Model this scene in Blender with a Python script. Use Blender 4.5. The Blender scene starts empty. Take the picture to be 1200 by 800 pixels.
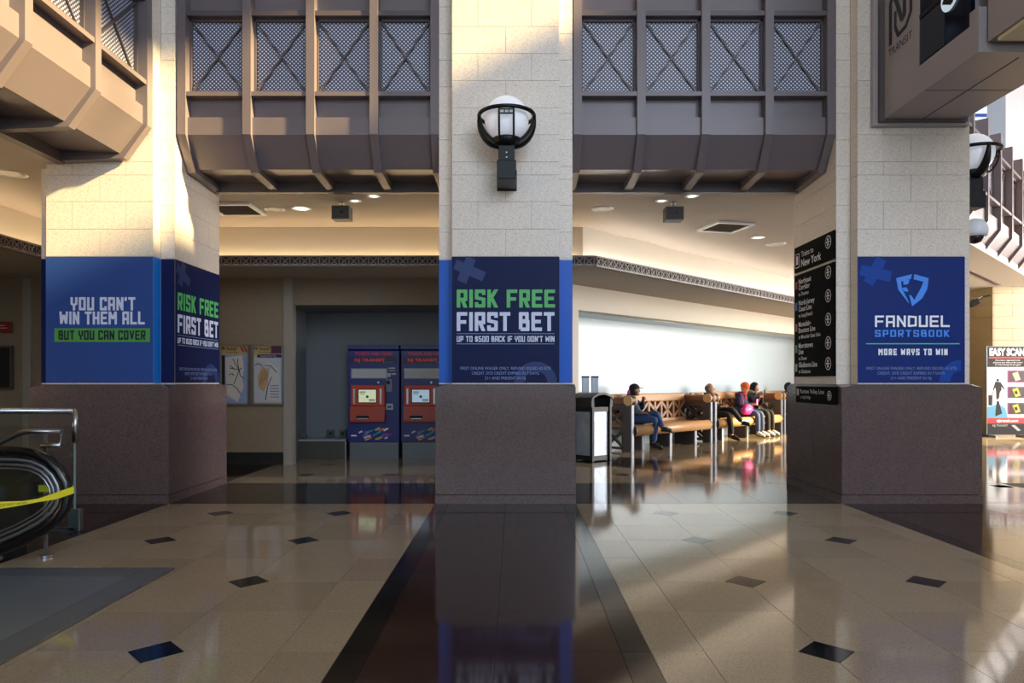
import bpy, bmesh, math, random
from mathutils import Vector, Matrix
random.seed(7)
SC = bpy.context.scene
COL = SC.collection
PI = math.pi
S2 = math.sqrt(.5)

# ------------------------------------------------------------------ camera
cd = bpy.data.cameras.new('camera'); cam = bpy.data.objects.new('camera', cd); COL.objects.link(cam)
cam.location = (0, 0, 1.35); cam.rotation_euler = (PI/2, 0, 0)
cd.sensor_width = 36; cd.lens = 815/1200*36; cd.shift_x = -2/1200; cd.shift_y = 47/1200
cd.clip_start = .05; cd.clip_end = 300
SC.camera = cam
# ------------------------------------------------------------------ sky, sun, exposure
w = bpy.data.worlds.new('sky'); SC.world = w; w.use_nodes = True
nt = w.node_tree; bg = nt.nodes['Background']
bg.inputs[0].default_value = (.70, .82, 1.0, 1); bg.inputs[1].default_value = 2.3
sd = bpy.data.lights.new('sun', 'SUN'); sun = bpy.data.objects.new('sun', sd); COL.objects.link(sun)
sd.energy = 33; sd.color = (1.0, .70, .35); sd.angle = math.radians(2.2)
sun.rotation_euler = Vector((1, -.2, .5)).to_track_quat('Z', 'Y').to_euler(); sun.location = (15, -4, 12)
def area(name, loc, aim, sx, sy, power, color, spread=PI):
    d = bpy.data.lights.new(name, 'AREA'); o = bpy.data.objects.new(name, d); COL.objects.link(o)
    d.shape = 'RECTANGLE'; d.size = sx; d.size_y = sy; d.energy = power; d.color = color; d.spread = spread
    o.location = loc; o.rotation_euler = (Vector(aim)-Vector(loc)).to_track_quat('-Z', 'Y').to_euler()
    return o
# area lamps added as daylight fill at the hall end, clerestory and wing
area('fill_south', (5.5, -7.4, 7.5), (2.5, 8, 4.0), 7, 7, 950, (.72, .81, 1.0))  # general fill lamp, set to the right so the left stays darker
area('fill_east', (8.8, 3.0, 10.4), (0, 5, 3.0), 8, 1.8, 90, (.80, .85, 1.0))
area('fill_wing', (19.4, 15, 3.4), (5, 17, 1.8), 9, 4.6, 4000, (1.0, .96, .92))  # lamp added to brighten the bench wall and the right floor
SC.view_settings.view_transform = 'Standard'; SC.view_settings.look = 'None'
SC.view_settings.exposure = 0.0; SC.view_settings.gamma = 1; SC.view_settings.use_curve_mapping = False
SC.cycles.use_denoising = True
SC.cycles.max_bounces = 8; SC.cycles.diffuse_bounces = 4; SC.cycles.glossy_bounces = 4
SC.cycles.sample_clamp_indirect = 6

# ------------------------------------------------------------------ materials
def lin(h):
    if not isinstance(h, str): return tuple(h)
    c = [int(h[i:i+2], 16)/255 for i in (0, 2, 4)]
    return tuple(x/12.92 if x <= .04045 else ((x+.055)/1.055)**2.4 for x in c)
MATS = {}
def mat(name, col, rough=.5, metal=0, spec=.5, noise=0, nscale=8, speck=None, sscale=220, bump=0, bscale=60, emit=0, ecol=None, coat=0, stretch=None):
    if name in MATS: return MATS[name]
    m = bpy.data.materials.new(name); m.use_nodes = True; MATS[name] = m
    n = m.node_tree; N = n.nodes; L = n.links; p = N['Principled BSDF']
    c = lin(col)
    p.inputs['Base Color'].default_value = (*c, 1); p.inputs['Roughness'].default_value = rough
    p.inputs['Metallic'].default_value = metal; p.inputs['Specular IOR Level'].default_value = spec
    if coat: p.inputs['Coat Weight'].default_value = coat; p.inputs['Coat Roughness'].default_value = .05
    tc = N.new('ShaderNodeTexCoord'); src = tc.outputs['Object']
    if stretch:
        mp = N.new('ShaderNodeMapping'); mp.inputs['Scale'].default_value = stretch; L.new(src, mp.inputs[0]); src = mp.outputs[0]
    out = None
    if noise:
        t = N.new('ShaderNodeTexNoise'); t.inputs['Scale'].default_value = nscale; t.inputs['Detail'].default_value = 5; L.new(src, t.inputs[0])
        mx = N.new('ShaderNodeMix'); mx.data_type = 'RGBA'; L.new(t.outputs[0], mx.inputs[0])
        mx.inputs[6].default_value = (*[x*(1-noise) for x in c], 1); mx.inputs[7].default_value = (*[min(1, x*(1+noise)) for x in c], 1)
        out = mx.outputs[2]
    if speck:
        col2 = lin(speck)
        v = N.new('ShaderNodeTexVoronoi'); v.inputs['Scale'].default_value = sscale; L.new(src, v.inputs[0])
        sp = N.new('ShaderNodeSeparateColor'); L.new(v.outputs['Color'], sp.inputs[0])
        r = N.new('ShaderNodeValToRGB'); r.color_ramp.elements[0].position = .55; r.color_ramp.elements[1].position = .9
        L.new(sp.outputs[0], r.inputs[0])
        mx = N.new('ShaderNodeMix'); mx.data_type = 'RGBA'; L.new(r.outputs[0], mx.inputs[0])
        if out: L.new(out, mx.inputs[6])
        else: mx.inputs[6].default_value = (*c, 1)
        mx.inputs[7].default_value = (*col2, 1); out = mx.outputs[2]
    if out: L.new(out, p.inputs['Base Color'])
    if bump:
        t = N.new('ShaderNodeTexNoise'); t.inputs['Scale'].default_value = bscale; L.new(src, t.inputs[0])
        b = N.new('ShaderNodeBump'); b.inputs['Strength'].default_value = bump; b.inputs['Distance'].default_value = .01
        L.new(t.outputs[0], b.inputs['Height']); L.new(b.outputs[0], p.inputs['Normal'])
    if emit:
        p.inputs['Emission Color'].default_value = (*lin(ecol or col), 1); p.inputs['Emission Strength'].default_value = emit
    return m
STONE = mat('beige_stone', 'e2d6c9', .38, noise=.07, nscale=3, speck='c9baaa', sscale=140, bump=.05)
GROUT = mat('stone_joint', 'b3a899', .8)
GRAN = mat('red_brown_granite', '635250', .2, noise=.10, nscale=6, speck='483a39', sscale=150, spec=.45)
GRANF = mat('red_granite_floor', '36241f', .08, noise=.15, nscale=5, speck='281a17', sscale=160)
BLACKF = mat('black_granite_floor', '100f11', .12, noise=.2)
TILE = mat('beige_terrazzo', 'a08f76', .07, noise=.06, nscale=2.5, speck='897862', sscale=260, spec=.5)
TILEB = mat('beige_terrazzo_alternate', '998870', .08, noise=.06, nscale=2.5, speck='83735d', sscale=260)
JOINT = mat('floor_joint', '4c4238', .6)
INSET = mat('dark_slate_inset', '14141a', .10, noise=.2)
METAL = mat('taupe_painted_metal', '6b6062', .36, noise=.04, nscale=2, spec=.5)
METALD = mat('taupe_painted_metal_frame', '544a4b', .45)
CREAM = mat('cream_plaster', 'cdc4b4', .75, noise=.03, nscale=2)
CEIL = mat('ceiling_paint', 'b3aaa0', .8, noise=.03, nscale=1)
WALLT = mat('tan_wall', '84745f', .6, noise=.06, nscale=2, speck='776852', sscale=120)
PALE = mat('pale_wall_panel', 'b9cad2', .4, noise=.03, nscale=1)
PANELG = mat('blue_grey_panel', '6a6e72', .5, noise=.05, nscale=1)
DARKM = mat('black_metal', '0b0c0e', .4, spec=.3)
BLACK = mat('black_matte', '080809', .7)
STEEL = mat('stainless_steel', 'a9abb0', .28, metal=1, noise=.05, nscale=4)
STEELB = mat('brushed_steel', '8a8f96', .42, metal=1, noise=.08, nscale=3, stretch=(1, 1, 12))
WHITE = mat('white_print', 'f2f4f8', .5)
RUB = mat('handrail_rubber', '0a0a0d', .18, spec=.6)
NAVY = mat('navy_vinyl', '151e48', .45, spec=.12)
NAVY2 = mat('navy_vinyl_motif', '26376a', .4, spec=.25)
BLUEV = mat('bright_blue_vinyl', '1a5cc0', .4, spec=.3)
MIDB = mat('mid_blue_vinyl', '2c4a8c', .4, spec=.25)
GREENP = mat('green_print', '55b562', .5)
PALEP = mat('pale_lilac_print', 'cfd6ee', .5)
DIMP = mat('dim_blue_print', '7f90c8', .5)

def glass_mat():
    m = bpy.data.materials.new('clear_glass'); m.use_nodes = True; n = m.node_tree; N = n.nodes; L = n.links
    N.remove(N['Principled BSDF']); o = N['Material Output']
    t = N.new('ShaderNodeBsdfTransparent'); t.inputs[0].default_value = (.93, .97, .95, 1)
    g = N.new('ShaderNodeBsdfGlossy'); g.inputs['Roughness'].default_value = .02
    f = N.new('ShaderNodeFresnel'); f.inputs[0].default_value = 1.45
    mx = N.new('ShaderNodeMixShader'); L.new(f.outputs[0], mx.inputs[0]); L.new(t.outputs[0], mx.inputs[1]); L.new(g.outputs[0], mx.inputs[2])
    L.new(mx.outputs[0], o.inputs[0]); return m
GLASS = glass_mat()
def mesh_mat():
    # perforated sheet: a staggered grid of pale round holes in taupe metal
    m = bpy.data.materials.new('perforated_metal'); m.use_nodes = True; n = m.node_tree; N = n.nodes; L = n.links
    p = N['Principled BSDF']; tc = N.new('ShaderNodeTexCoord'); sp = N.new('ShaderNodeSeparateXYZ'); L.new(tc.outputs['Object'], sp.inputs[0])
    def mth(op, a, b=None):
        q = N.new('ShaderNodeMath'); q.operation = op
        for i, x in enumerate((a, b)):
            if x is None: continue
            if isinstance(x, (int, float)): q.inputs[i].default_value = x
            else: L.new(x, q.inputs[i])
        return q.outputs[0]
    k = 2*PI/.046
    a = mth('COSINE', mth('MULTIPLY', sp.outputs[0], k)); b = mth('COSINE', mth('MULTIPLY', sp.outputs[2], k))
    s = mth('MULTIPLY', a, b)
    r = N.new('ShaderNodeValToRGB'); r.color_ramp.elements[0].position = .24; r.color_ramp.elements[1].position = .46; L.new(s, r.inputs[0])
    r.color_ramp.elements[0].color = (*lin('504a52'), 1); r.color_ramp.elements[1].color = (*lin('d8e2ff'), 1)
    L.new(r.outputs[0], p.inputs['Base Color']); p.inputs['Roughness'].default_value = .5
    return m
PERF = mesh_mat()

# ------------------------------------------------------------------ mesh helpers
LAST = [None]
class MB:
    def __init__(s): s.v = []; s.f = []; s.mi = []; s.ms = []
    def add(s, vs, fs, m=None):
        b = len(s.v); s.v += [tuple(p) for p in vs]
        i = 0
        if m is not None:
            if m not in s.ms: s.ms.append(m)
            i = s.ms.index(m)
        for q in fs: s.f.append(tuple(b+k for k in q)); s.mi.append(i)
    def box(s, x0, x1, y0, y1, z0, z1, m=None):
        s.add([(x0,y0,z0),(x1,y0,z0),(x1,y1,z0),(x0,y1,z0),(x0,y0,z1),(x1,y0,z1),(x1,y1,z1),(x0,y1,z1)],
              [(0,3,2,1),(4,5,6,7),(0,1,5,4),(1,2,6,5),(2,3,7,6),(3,0,4,7)], m); return s
    def prism(s, poly, ax, a0, a1, m=None):
        n = len(poly)
        def P(p, t): return {'z': (p[0], p[1], t), 'y': (p[0], t, p[1]), 'x': (t, p[0], p[1])}[ax]
        s.add([P(p, a0) for p in poly]+[P(p, a1) for p in poly],
              [tuple(reversed(range(n))), tuple(range(n, 2*n))]+[(i, (i+1)%n, (i+1)%n+n, i+n) for i in range(n)], m); return s
    def bar(s, p, q, wd, th, up=(0,0,1), m=None):
        p = Vector(p); q = Vector(q); d = (q-p).normalized(); u = Vector(up)
        a = d.cross(u)
        if a.length < 1e-4: a = d.cross(Vector((1,0,0)))
        a.normalize(); b = d.cross(a).normalized(); a = a*wd/2; b = b*th/2
        s.add([p-a-b, p+a-b, p+a+b, p-a+b, q-a-b, q+a-b, q+a+b, q-a+b],
              [(0,3,2,1),(4,5,6,7),(0,1,5,4),(1,2,6,5),(2,3,7,6),(3,0,4,7)], m); return s
    def tube(s, path, r, n=10, closed=False, m=None, sx=1):
        P = [Vector(p) for p in path]; k = len(P); rr = r if isinstance(r, (list, tuple)) else [r]*k
        vs = []; ref = None
        for i in range(k):
            t = (P[(i+1)%k]-P[i-1]) if closed else (P[min(i+1,k-1)]-P[max(i-1,0)])
            t.normalize()
            if ref is None:
                ref = Vector((0,0,1)) if abs(t.z) < .9 else Vector((1,0,0))
            a = (ref-t*ref.dot(t)).normalized(); b = t.cross(a); ref = a
            for j in range(n):
                an = 2*PI*j/n; vs.append(P[i]+(a*math.cos(an)*sx+b*math.sin(an))*rr[i])
        fs = []
        for i in range(k if closed else k-1):
            for j in range(n):
                fs.append((i*n+j, i*n+(j+1)%n, ((i+1)%k)*n+(j+1)%n, ((i+1)%k)*n+j))
        if not closed: fs.append(tuple(reversed(range(n)))); fs.append(tuple((k-1)*n+j for j in range(n)))
        s.add(vs, fs, m); return s
    def lathe(s, prof, c=(0,0,0), n=24, m=None, axis='z'):
        vs = []; fs = []; k = len(prof)
        for r, z in prof:
            for j in range(n):
                a = 2*PI*j/n
                q = (r*math.cos(a), r*math.sin(a), z)
                if axis == 'y': q = (q[0], q[2], q[1])
                if axis == 'x': q = (q[2], q[0], q[1])
                vs.append((c[0]+q[0], c[1]+q[1], c[2]+q[2]))
        for i in range(k-1):
            for j in range(n): fs.append((i*n+j, i*n+(j+1)%n, (i+1)*n+(j+1)%n, (i+1)*n+j))
        fs.append(tuple(reversed(range(n)))); fs.append(tuple((k-1)*n+j for j in range(n)))
        s.add(vs, fs, m); return s
    def ball(s, c, r, n=16, k=10, m=None, f=None):
        rx, ry, rz = r if isinstance(r, (tuple, list)) else (r, r, r)
        vs = [(c[0], c[1], c[2]-rz)]; fs = []
        for i in range(1, k):
            t = PI*i/k
            for j in range(n):
                a = 2*PI*j/n; vs.append((c[0]+rx*math.sin(t)*math.cos(a), c[1]+ry*math.sin(t)*math.sin(a), c[2]-rz*math.cos(t)))
        vs.append((c[0], c[1], c[2]+rz)); e = len(vs)-1
        for j in range(n):
            fs.append((0, 1+(j+1)%n, 1+j)); fs.append((e, 1+(k-2)*n+j, 1+(k-2)*n+(j+1)%n))
        for i in range(k-2):
            for j in range(n): fs.append((1+i*n+j, 1+i*n+(j+1)%n, 1+(i+1)*n+(j+1)%n, 1+(i+1)*n+j))
        if f: vs = [f(Vector(v)) for v in vs]
        s.add(vs, fs, m); return s
    def mesh(s, name):
        me = bpy.data.meshes.new(name); me.from_pydata(s.v, [], s.f)
        return me
    def build(s, name, m, parent=None, bevel=0, smooth=False, label=None, fix=True):
        me = s.mesh(name)
        if s.ms:
            for q in s.ms: me.materials.append(q)
            for i, pl in enumerate(me.polygons): pl.material_index = s.mi[i]
        else: me.materials.append(m)
        if fix:
            b = bmesh.new(); b.from_mesh(me); bmesh.ops.recalc_face_normals(b, faces=b.faces); b.to_mesh(me); b.free()
        if smooth:
            for pl in me.polygons: pl.use_smooth = True
        o = bpy.data.objects.new(name, me); COL.objects.link(o)
        if parent: o.parent = parent
        if bevel:
            md = o.modifiers.new('bevel', 'BEVEL'); md.width = bevel; md.segments = 2; md.limit_method = 'ANGLE'
        if label: o['label'] = label
        LAST[0] = o
        return o
def inst(name, me, parent, loc=(0,0,0), rz=0):
    o = bpy.data.objects.new(name, me); COL.objects.link(o); o.location = loc; o.rotation_euler = (0,0,rz)
    if parent: o.parent = parent
    return o
def thing(name, label, cat, loc=(0,0,0), rz=0, group=None):
    o = bpy.data.objects.new(name, None); COL.objects.link(o); o.location = loc; o.rotation_euler = (0,0,rz)
    o.empty_display_size = .1
    o['label'] = label; o['category'] = cat
    if group: o['group'] = group
    return o
def tag(o, label, cat, group=None):
    o['label'] = label; o['category'] = cat
    if group: o['group'] = group
    return o
def struct(name, mb, m, label=None, **k):
    o = mb.build(name, m, **k); o['kind'] = 'structure'
    if label: o['label'] = label
    o['category'] = ''.join(c for c in name.split('_')[0])
    return o
def copy_tree(o, parent=None):
    c = o.copy(); COL.objects.link(c); c.parent = parent
    for ch in [x for x in bpy.data.objects if x.parent == o]: copy_tree(ch, c)
    return c

# ------------------------------------------------------------------ lettering
# blocky condensed capitals drawn as strokes on a 0..0.56 x 0..1 cell
def glyphs(W, t):
    l, r, b, T, m, c = t/2, W-t/2, t/2, 1-t/2, .5, W/2
    k = t*.75
    G = {
    'A': [[(l,0),(l,T),(r,T),(r,0)],[(l,.42),(r,.42)]],
    'B': [[(l,b),(l,T),(r-k*.3,T),(r-k*.3,.53),(l,.53)],[(l,b),(r,b),(r,.5),(l,.5)]],
    'C': [[(r,.68),(r,T),(l,T),(l,b),(r,b),(r,.32)]],
    'D': [[(l,b),(l,T),(r,T-.06),(r,b+.06),(l,b)]],
    'E': [[(W,T),(l,T),(l,b),(W,b)],[(l,m),(W-.06,m)]],
    'F': [[(W,T),(l,T),(l,0)],[(l,.48),(W-.06,.48)]],
    'G': [[(r,.72),(r,T),(l,T),(l,b),(r,b),(r,.46),(c,.46)]],
    'H': [[(l,0),(l,1)],[(r,0),(r,1)],[(l,m),(r,m)]],
    'I': [[(l,0),(l,1)]],
    'J': [[(r,1),(r,b),(l,b),(l,.3)]],
    'K': [[(l,0),(l,1)],[(l+t*.3,.46),(r,1)],[(l+t*.6,.56),(r,0)]],
    'L': [[(l,1),(l,b),(W,b)]],
    'M': [[(l,0),(l,1)],[(l+.02,.97),(c*1.25,.4)],[(c*1.25,.4),(W*1.25-l-.02,.97)],[(W*1.25-l,0),(W*1.25-l,1)]],
    'N': [[(l,0),(l,1)],[(l,.95),(r,.05)],[(r,0),(r,1)]],
    'O': [[(l,b),(l,T),(r,T),(r,b),(l,b)]],
    'P': [[(l,0),(l,T),(r,T),(r,.42),(l,.42)]],
    'R': [[(l,0),(l,T),(r,T),(r,.45),(l,.45)],[(l+t,.45),(r,0)]],
    'S': [[(r,.7),(r,T),(l,T),(l,.54),(r,.46),(r,b),(l,b),(l,.3)]],
    'T': [[(0,T),(W,T)],[(c,0),(c,T)]],
    'U': [[(l,1),(l,b),(r,b),(r,1)]],
    'V': [[(l*.8,1),(c,.06)],[(c,.06),(W-l*.8,1)]],
    'W': [[(l,1),(l+.06,.05)],[(l+.06,.05),(c*1.3,.75)],[(c*1.3,.75),(W*1.3-l-.06,.05)],[(W*1.3-l-.06,.05),(W*1.3-l,1)]],
    'Y': [[(l,1),(l,.5),(c,.40),(r,.5),(r,1)],[(c,0),(c,.45)]],
    '$': [[(r,.68),(r,.85),(l,.85),(l,.54),(r,.46),(r,.15),(l,.15),(l,.32)],[(c,0),(c,1)]],
    '5': [[(r,T),(l,T),(l,.55),(r,.5),(r,b),(l,b),(l,.28)]],
    '0': [[(l,b),(l,T),(r,T),(r,b),(l,b)]],
    "'": [[(l,1),(l*.6,.72)]],
    }
    wd = {'I': t, 'M': W*1.25, 'W': W*1.3, "'": t, ' ': W*.45}
    return G, wd
t_words = True
class Words(list): pass
def stroke_text(txt, x0, x1, z0, z1, W=.56, t=.19, gap=.10):
    """flat polygons (2D) of the text fitted into the box"""
    if ' ' in txt and t_words:
        G, wd = glyphs(W, t); tot = sum(wd.get(c, W)+gap for c in txt)-gap; out = Words(); cx = 0
        for wd_ in txt.split(' '):
            wl = sum(wd.get(c, W)+gap for c in wd_)-gap
            out.append(stroke_text(wd_, x0+(x1-x0)*cx/tot, x0+(x1-x0)*(cx+wl)/tot, z0, z1, W, t, gap)); cx += wl+gap+wd[' ']+gap
        return out
    G, wd = glyphs(W, t); tot = sum(wd.get(c, W)+gap for c in txt)-gap
    sx = (x1-x0)/tot; sz = z1-z0; out = []; cx = 0
    def pt(x, z): return (x0+(cx+x)*sx, z0+z*sz)
    for ch in txt:
        for pl in G.get(ch, []):
            for i in range(len(pl)-1):
                (ax, az), (bx, bz) = pl[i], pl[i+1]; d = math.hypot(bx-ax, bz-az)
                ux, uz = (bx-ax)/d, (bz-az)/d; nx, nz = -uz*t/2, ux*t/2
                if abs(ux*uz) > .05: nx, nz = (t/2/max(abs(uz), .45), 0) if abs(uz) > abs(ux)*.8 else (0, t/2)
                e0 = t/2*.72 if i > 0 else 0; e1 = t/2*.72 if i < len(pl)-2 else 0
                if pl[0] == pl[-1] and abs(ux*uz) < .05: e0 = e1 = t/2*.72
                ax -= ux*e0; az -= uz*e0; bx += ux*e1; bz += uz*e1
                out.append([pt(ax-nx, az-nz), pt(bx-nx, bz-nz), pt(bx+nx, bz+nz), pt(ax+nx, az+nz)])
        cx += wd.get(ch, W)+gap
    return out
_fc = {}
def font_polys(txt, bold=0):
    if (txt, bold) in _fc: return _fc[(txt, bold)]
    cu = bpy.data.curves.new('tmp', 'FONT'); cu.body = txt; cu.offset = bold; cu.resolution_u = 2
    o = bpy.data.objects.new('tmp', cu); COL.objects.link(o)
    dg = bpy.context.evaluated_depsgraph_get(); me = o.evaluated_get(dg).to_mesh()
    V = [(v.co.x, v.co.y) for v in me.vertices]; F = [[V[i] for i in p.vertices] for p in me.polygons]
    bpy.data.objects.remove(o); bpy.data.curves.remove(cu)
    _fc[(txt, bold)] = F; return F
def font_text(txt, x0, z0, h, x1=None, bold=0, cx=None):
    """h = capital height; x1 fits the width; cx centres"""
    F = font_polys(txt, bold); xs = [p[0] for f in F for p in f]; a, b = min(xs), max(xs)
    sz = h/.70; sx = (x1-x0)/(b-a) if x1 is not None else sz
    if cx is not None: x0 = cx-(b-a)*sx/2
    return [[(x0+(p[0]-a)*sx, z0+p[1]*sz) for p in f] for f in F]
def flat(mb, polys, org, ax, bx, nrm, off, m=None):
    o = Vector(org)+Vector(nrm)*off; ax = Vector(ax); bx = Vector(bx)
    N_ = Vector(nrm)
    for i, f in enumerate(polys): mb.add([o+ax*p[0]+bx*p[1]+N_*(i%9)*.00016 for p in f], [tuple(range(len(f)))], m)
def rect(x0, x1, z0, z1): return [[(x0,z0),(x1,z0),(x1,z1),(x0,z1)]]
def disc(cx, cz, r, n=20, r2=None, a0=0, a1=2*PI):
    if r2 is None: return [[(cx+r*math.cos(2*PI*i/n), cz+r*math.sin(2*PI*i/n)) for i in range(n)]]
    out = []
    for i in range(n):
        p, q = a0+(a1-a0)*i/n, a0+(a1-a0)*(i+1)/n
        out.append([(cx+r*math.cos(p), cz+r*math.sin(p)), (cx+r*math.cos(q), cz+r*math.sin(q)), (cx+r2*math.cos(q), cz+r2*math.sin(q)), (cx+r2*math.cos(p), cz+r2*math.sin(p))])
    return out
class Panel:
    """flat print on a vertical face: a = horizontal axis, z up, n outward; local to parent"""
    def __init__(s, org, a, n, parent): s.o = org; s.a = a; s.n = n; s.p = parent
    def put(s, name, polys, m, off=.002, label=None):
        if isinstance(polys, Words):
            for q in polys: s.put(name, q, m, off, label)
            return
        mb = MB(); flat(mb, polys, s.o, s.a, (0,0,1), s.n, off); o = mb.build(name, m, s.p, fix=False)
        if label: o['label'] = label
        return o
# ================================================================== floor
def clip(poly, a, b, c):           # keep a*x+b*y<=c
    out = []
    for i in range(len(poly)):
        p, q = poly[i], poly[(i+1)%len(poly)]
        dp, dq = a*p[0]+b*p[1]-c, a*q[0]+b*q[1]-c
        if dp <= 0: out.append(p)
        if (dp < 0 < dq) or (dq < 0 < dp):
            t = dp/(dp-dq); out.append((p[0]+(q[0]-p[0])*t, p[1]+(q[1]-p[1])*t))
    return out
def parea(p): return abs(sum(p[i][0]*p[(i+1)%len(p)][1]-p[(i+1)%len(p)][0]*p[i][1] for i in range(len(p))))/2
def shrink(poly, g=.0016):
    cx = sum(p[0] for p in poly)/len(poly); cy = sum(p[1] for p in poly)/len(poly)
    out = list(poly); n = len(poly)
    ar = sum(p[0]*poly[(i+1)%n][1]-poly[(i+1)%n][0]*p[1] for i, p in enumerate(poly))
    if ar < 0: poly = poly[::-1]
    res = list(poly)
    for i in range(n):
        p, q = poly[i], poly[(i+1)%n]; d = math.hypot(q[0]-p[0], q[1]-p[1])
        if d < 1e-5: continue
        nx, ny = (q[1]-p[1])/d, -(q[0]-p[0])/d
        res = clip(res, nx, ny, nx*p[0]+ny*p[1]-g)
        if len(res) < 3: return None
    return res
floor = struct('floor', MB().box(-10, 24, -9, 34, -.12, -.006), JOINT)
_cache = {}; TILES = []; CNT = {}
def lay(name, poly, m, h=0.0):
    poly = shrink(poly)
    if not poly or parea(poly) < .004: return
    cx = sum(p[0] for p in poly)/len(poly); cy = sum(p[1] for p in poly)/len(poly)
    TILES.append((name, poly, m, cx, cy))
def flush():
    vis = lambda t: t[4] > 2.6 and abs(t[3]/t[4]) < .78
    for nm in sorted({t[0] for t in TILES}):
        ts = sorted([t for t in TILES if t[0] == nm], key=lambda t: (not vis(t), t[4]))
        for t in ts[:295]:
            _, poly, m, cx, cy = t
            key = (m.name, tuple((round(p[0]-cx, 3), round(p[1]-cy, 3)) for p in poly))
            if key not in _cache:
                me = MB().prism([(p[0]-cx, p[1]-cy) for p in poly], 'z', -.008, 0).mesh(nm); me.materials.append(m); _cache[key] = me
            inst(nm, _cache[key], floor, (cx, cy, 0))
        if len(ts) > 295:
            mb = MB()
            for t in ts[295:]: mb.prism(t[1], 'z', -.008, 0)
            o = mb.build(nm+'_far', ts[295][2], floor); o['kind'] = 'stuff'
T = .61
def field(x0, x1, y0, y1, xs, ys, nodes, clips=()):
    """light tiles cut by grid lines xs, ys with dark diamond insets at nodes"""
    X = [x0]+[x for x in xs if x0+.02 < x < x1-.02]+[x1]; Y = [y0]+[y for y in ys if y0+.02 < y < y1-.02]+[y1]
    d = .143
    for i in range(len(X)-1):
        for j in range(len(Y)-1):
            p = [(X[i],Y[j]),(X[i+1],Y[j]),(X[i+1],Y[j+1]),(X[i],Y[j+1])]
            for (nx, ny) in nodes:
                for sx in (-1, 1):
                    for sy in (-1, 1):
                        if abs(nx-(X[i] if sx > 0 else X[i+1])) < .01 and abs(ny-(Y[j] if sy > 0 else Y[j+1])) < .01:
                            p = clip(p, -sx, -sy, -(sx*nx+sy*ny)-d)
            for c in clips:
                p = clip(p, *c)
                if len(p) < 3: break
            if len(p) >= 3: lay('floor_tile', p, TILE if (i*7+j*5) % 3 else TILEB)
    for (nx, ny) in nodes:
        if x0 < nx < x1 and y0 < ny < y1 and all(a*nx+b*ny <= c-.1 for a, b, c in clips):
            lay('diamond_inset', [(nx-d,ny),(nx,ny-d),(nx+d,ny),(nx,ny+d)], INSET)
yr = [3.48+T*k for k in range(-12, 8)]; ynd = [3.48+2*T*k for k in range(-6, 4)]
PC = [-4.59, -.09, 4.405]; HB = .775
YB = 7.69
def strip(cx):
    x0, x1 = cx-HB, cx+HB; b = .150
    Y = [-9]+[y for y in yr if y < YB-.05]+[YB]
    for j in range(len(Y)-1):
        if Y[j] < -1.5: continue
        lay('black_border_tile', [(x0,Y[j]),(x0+b,Y[j]),(x0+b,Y[j+1]),(x0,Y[j+1])], BLACKF)
        lay('black_border_tile', [(x1-b,Y[j]),(x1,Y[j]),(x1,Y[j+1]),(x1-b,Y[j+1])], BLACKF)
        for k in range(2):
            a = x0+b+(x1-x0-2*b)*k/2; c = x0+b+(x1-x0-2*b)*(k+1)/2
            lay('granite_tile', [(a,Y[j]),(c,Y[j]),(c,Y[j+1]),(a,Y[j+1])], GRANF)
for c in PC: strip(c)
for (x0, x1, c1) in ((PC[0]+HB, PC[1]-HB, -1.79), (PC[1]+HB, PC[2]-HB, 1.565)):
    cols = [c1+T*k for k in range(-6, 6)]
    nodes = [(x, y) for x in ((c1, c1-2*T) if c1 < 0 else (c1, c1+2*T)) for y in ynd]
    if c1 < 0:   # escalator floor plate lies in this field
        field(x0, x1, -1.5, YB, cols, yr, nodes)
    else: field(x0, x1, -1.5, YB, cols, yr, nodes)
field(PC[2]+HB, 9.0, 4.0, YB, [6.05+T*k for k in range(-2, 6)], yr, [(6.05+2*T*k, y) for k in range(3) for y in ynd])
# dark cross band between the pillars
for k in range(-6, 13):
    a, c = -5.5+k*.92, -5.5+(k+1)*.92
    lay('granite_tile', [(a,YB+.1),(c,YB+.1),(c,9.15),(a,9.15)], mat('dark_granite_band', '33261f', .10, noise=.12, nscale=4))
    lay('black_border_tile', [(a,YB),(c,YB),(c,YB+.1),(a,YB+.1)], BLACKF)
    lay('black_border_tile', [(a,9.15),(c,9.15),(c,9.25),(a,9.25)], BLACKF)
# lobby field, cut by the diagonal band  x+y = 12.7 .. 14.4
ys2 = [9.49+T*k for k in range(0, 9)]
field(-3.87, 9.0, 9.25, 14.3, [-3.01+T*k for k in range(-2, 8)]+[1.565+T*k for k in range(0, 13)], ys2,
      [(x, 10.10+2*T*k) for k in range(0, 3) for x in (-3.01, -1.79, -.57, 1.565, 2.785, 4.005)], clips=[(1, 1, 12.7)])
for k in range(0, 12):     # granite strip on the left
    lay('granite_tile', [(-5.3,9.25+k*T),(-3.88,9.25+k*T),(-3.88,9.25+(k+1)*T),(-5.3,9.25+(k+1)*T)], GRANF)
def uv(u, v): return (u*S2-v*S2, u*S2+v*S2)       # u along (1,1), v along (-1,1)
u0, u1 = 12.7*S2, 14.4*S2
for k in range(-3, 8):
    v0, v1 = k*.92+1.0, (k+1)*.92+1.0
    p = [uv(u0, v0), uv(u1, v0), uv(u1, v1), uv(u0, v1)]
    p = clip(p, 0, -1, -9.25)
    if len(p) >= 3: lay('granite_tile', p, MATS['dark_granite_band'])
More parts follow.
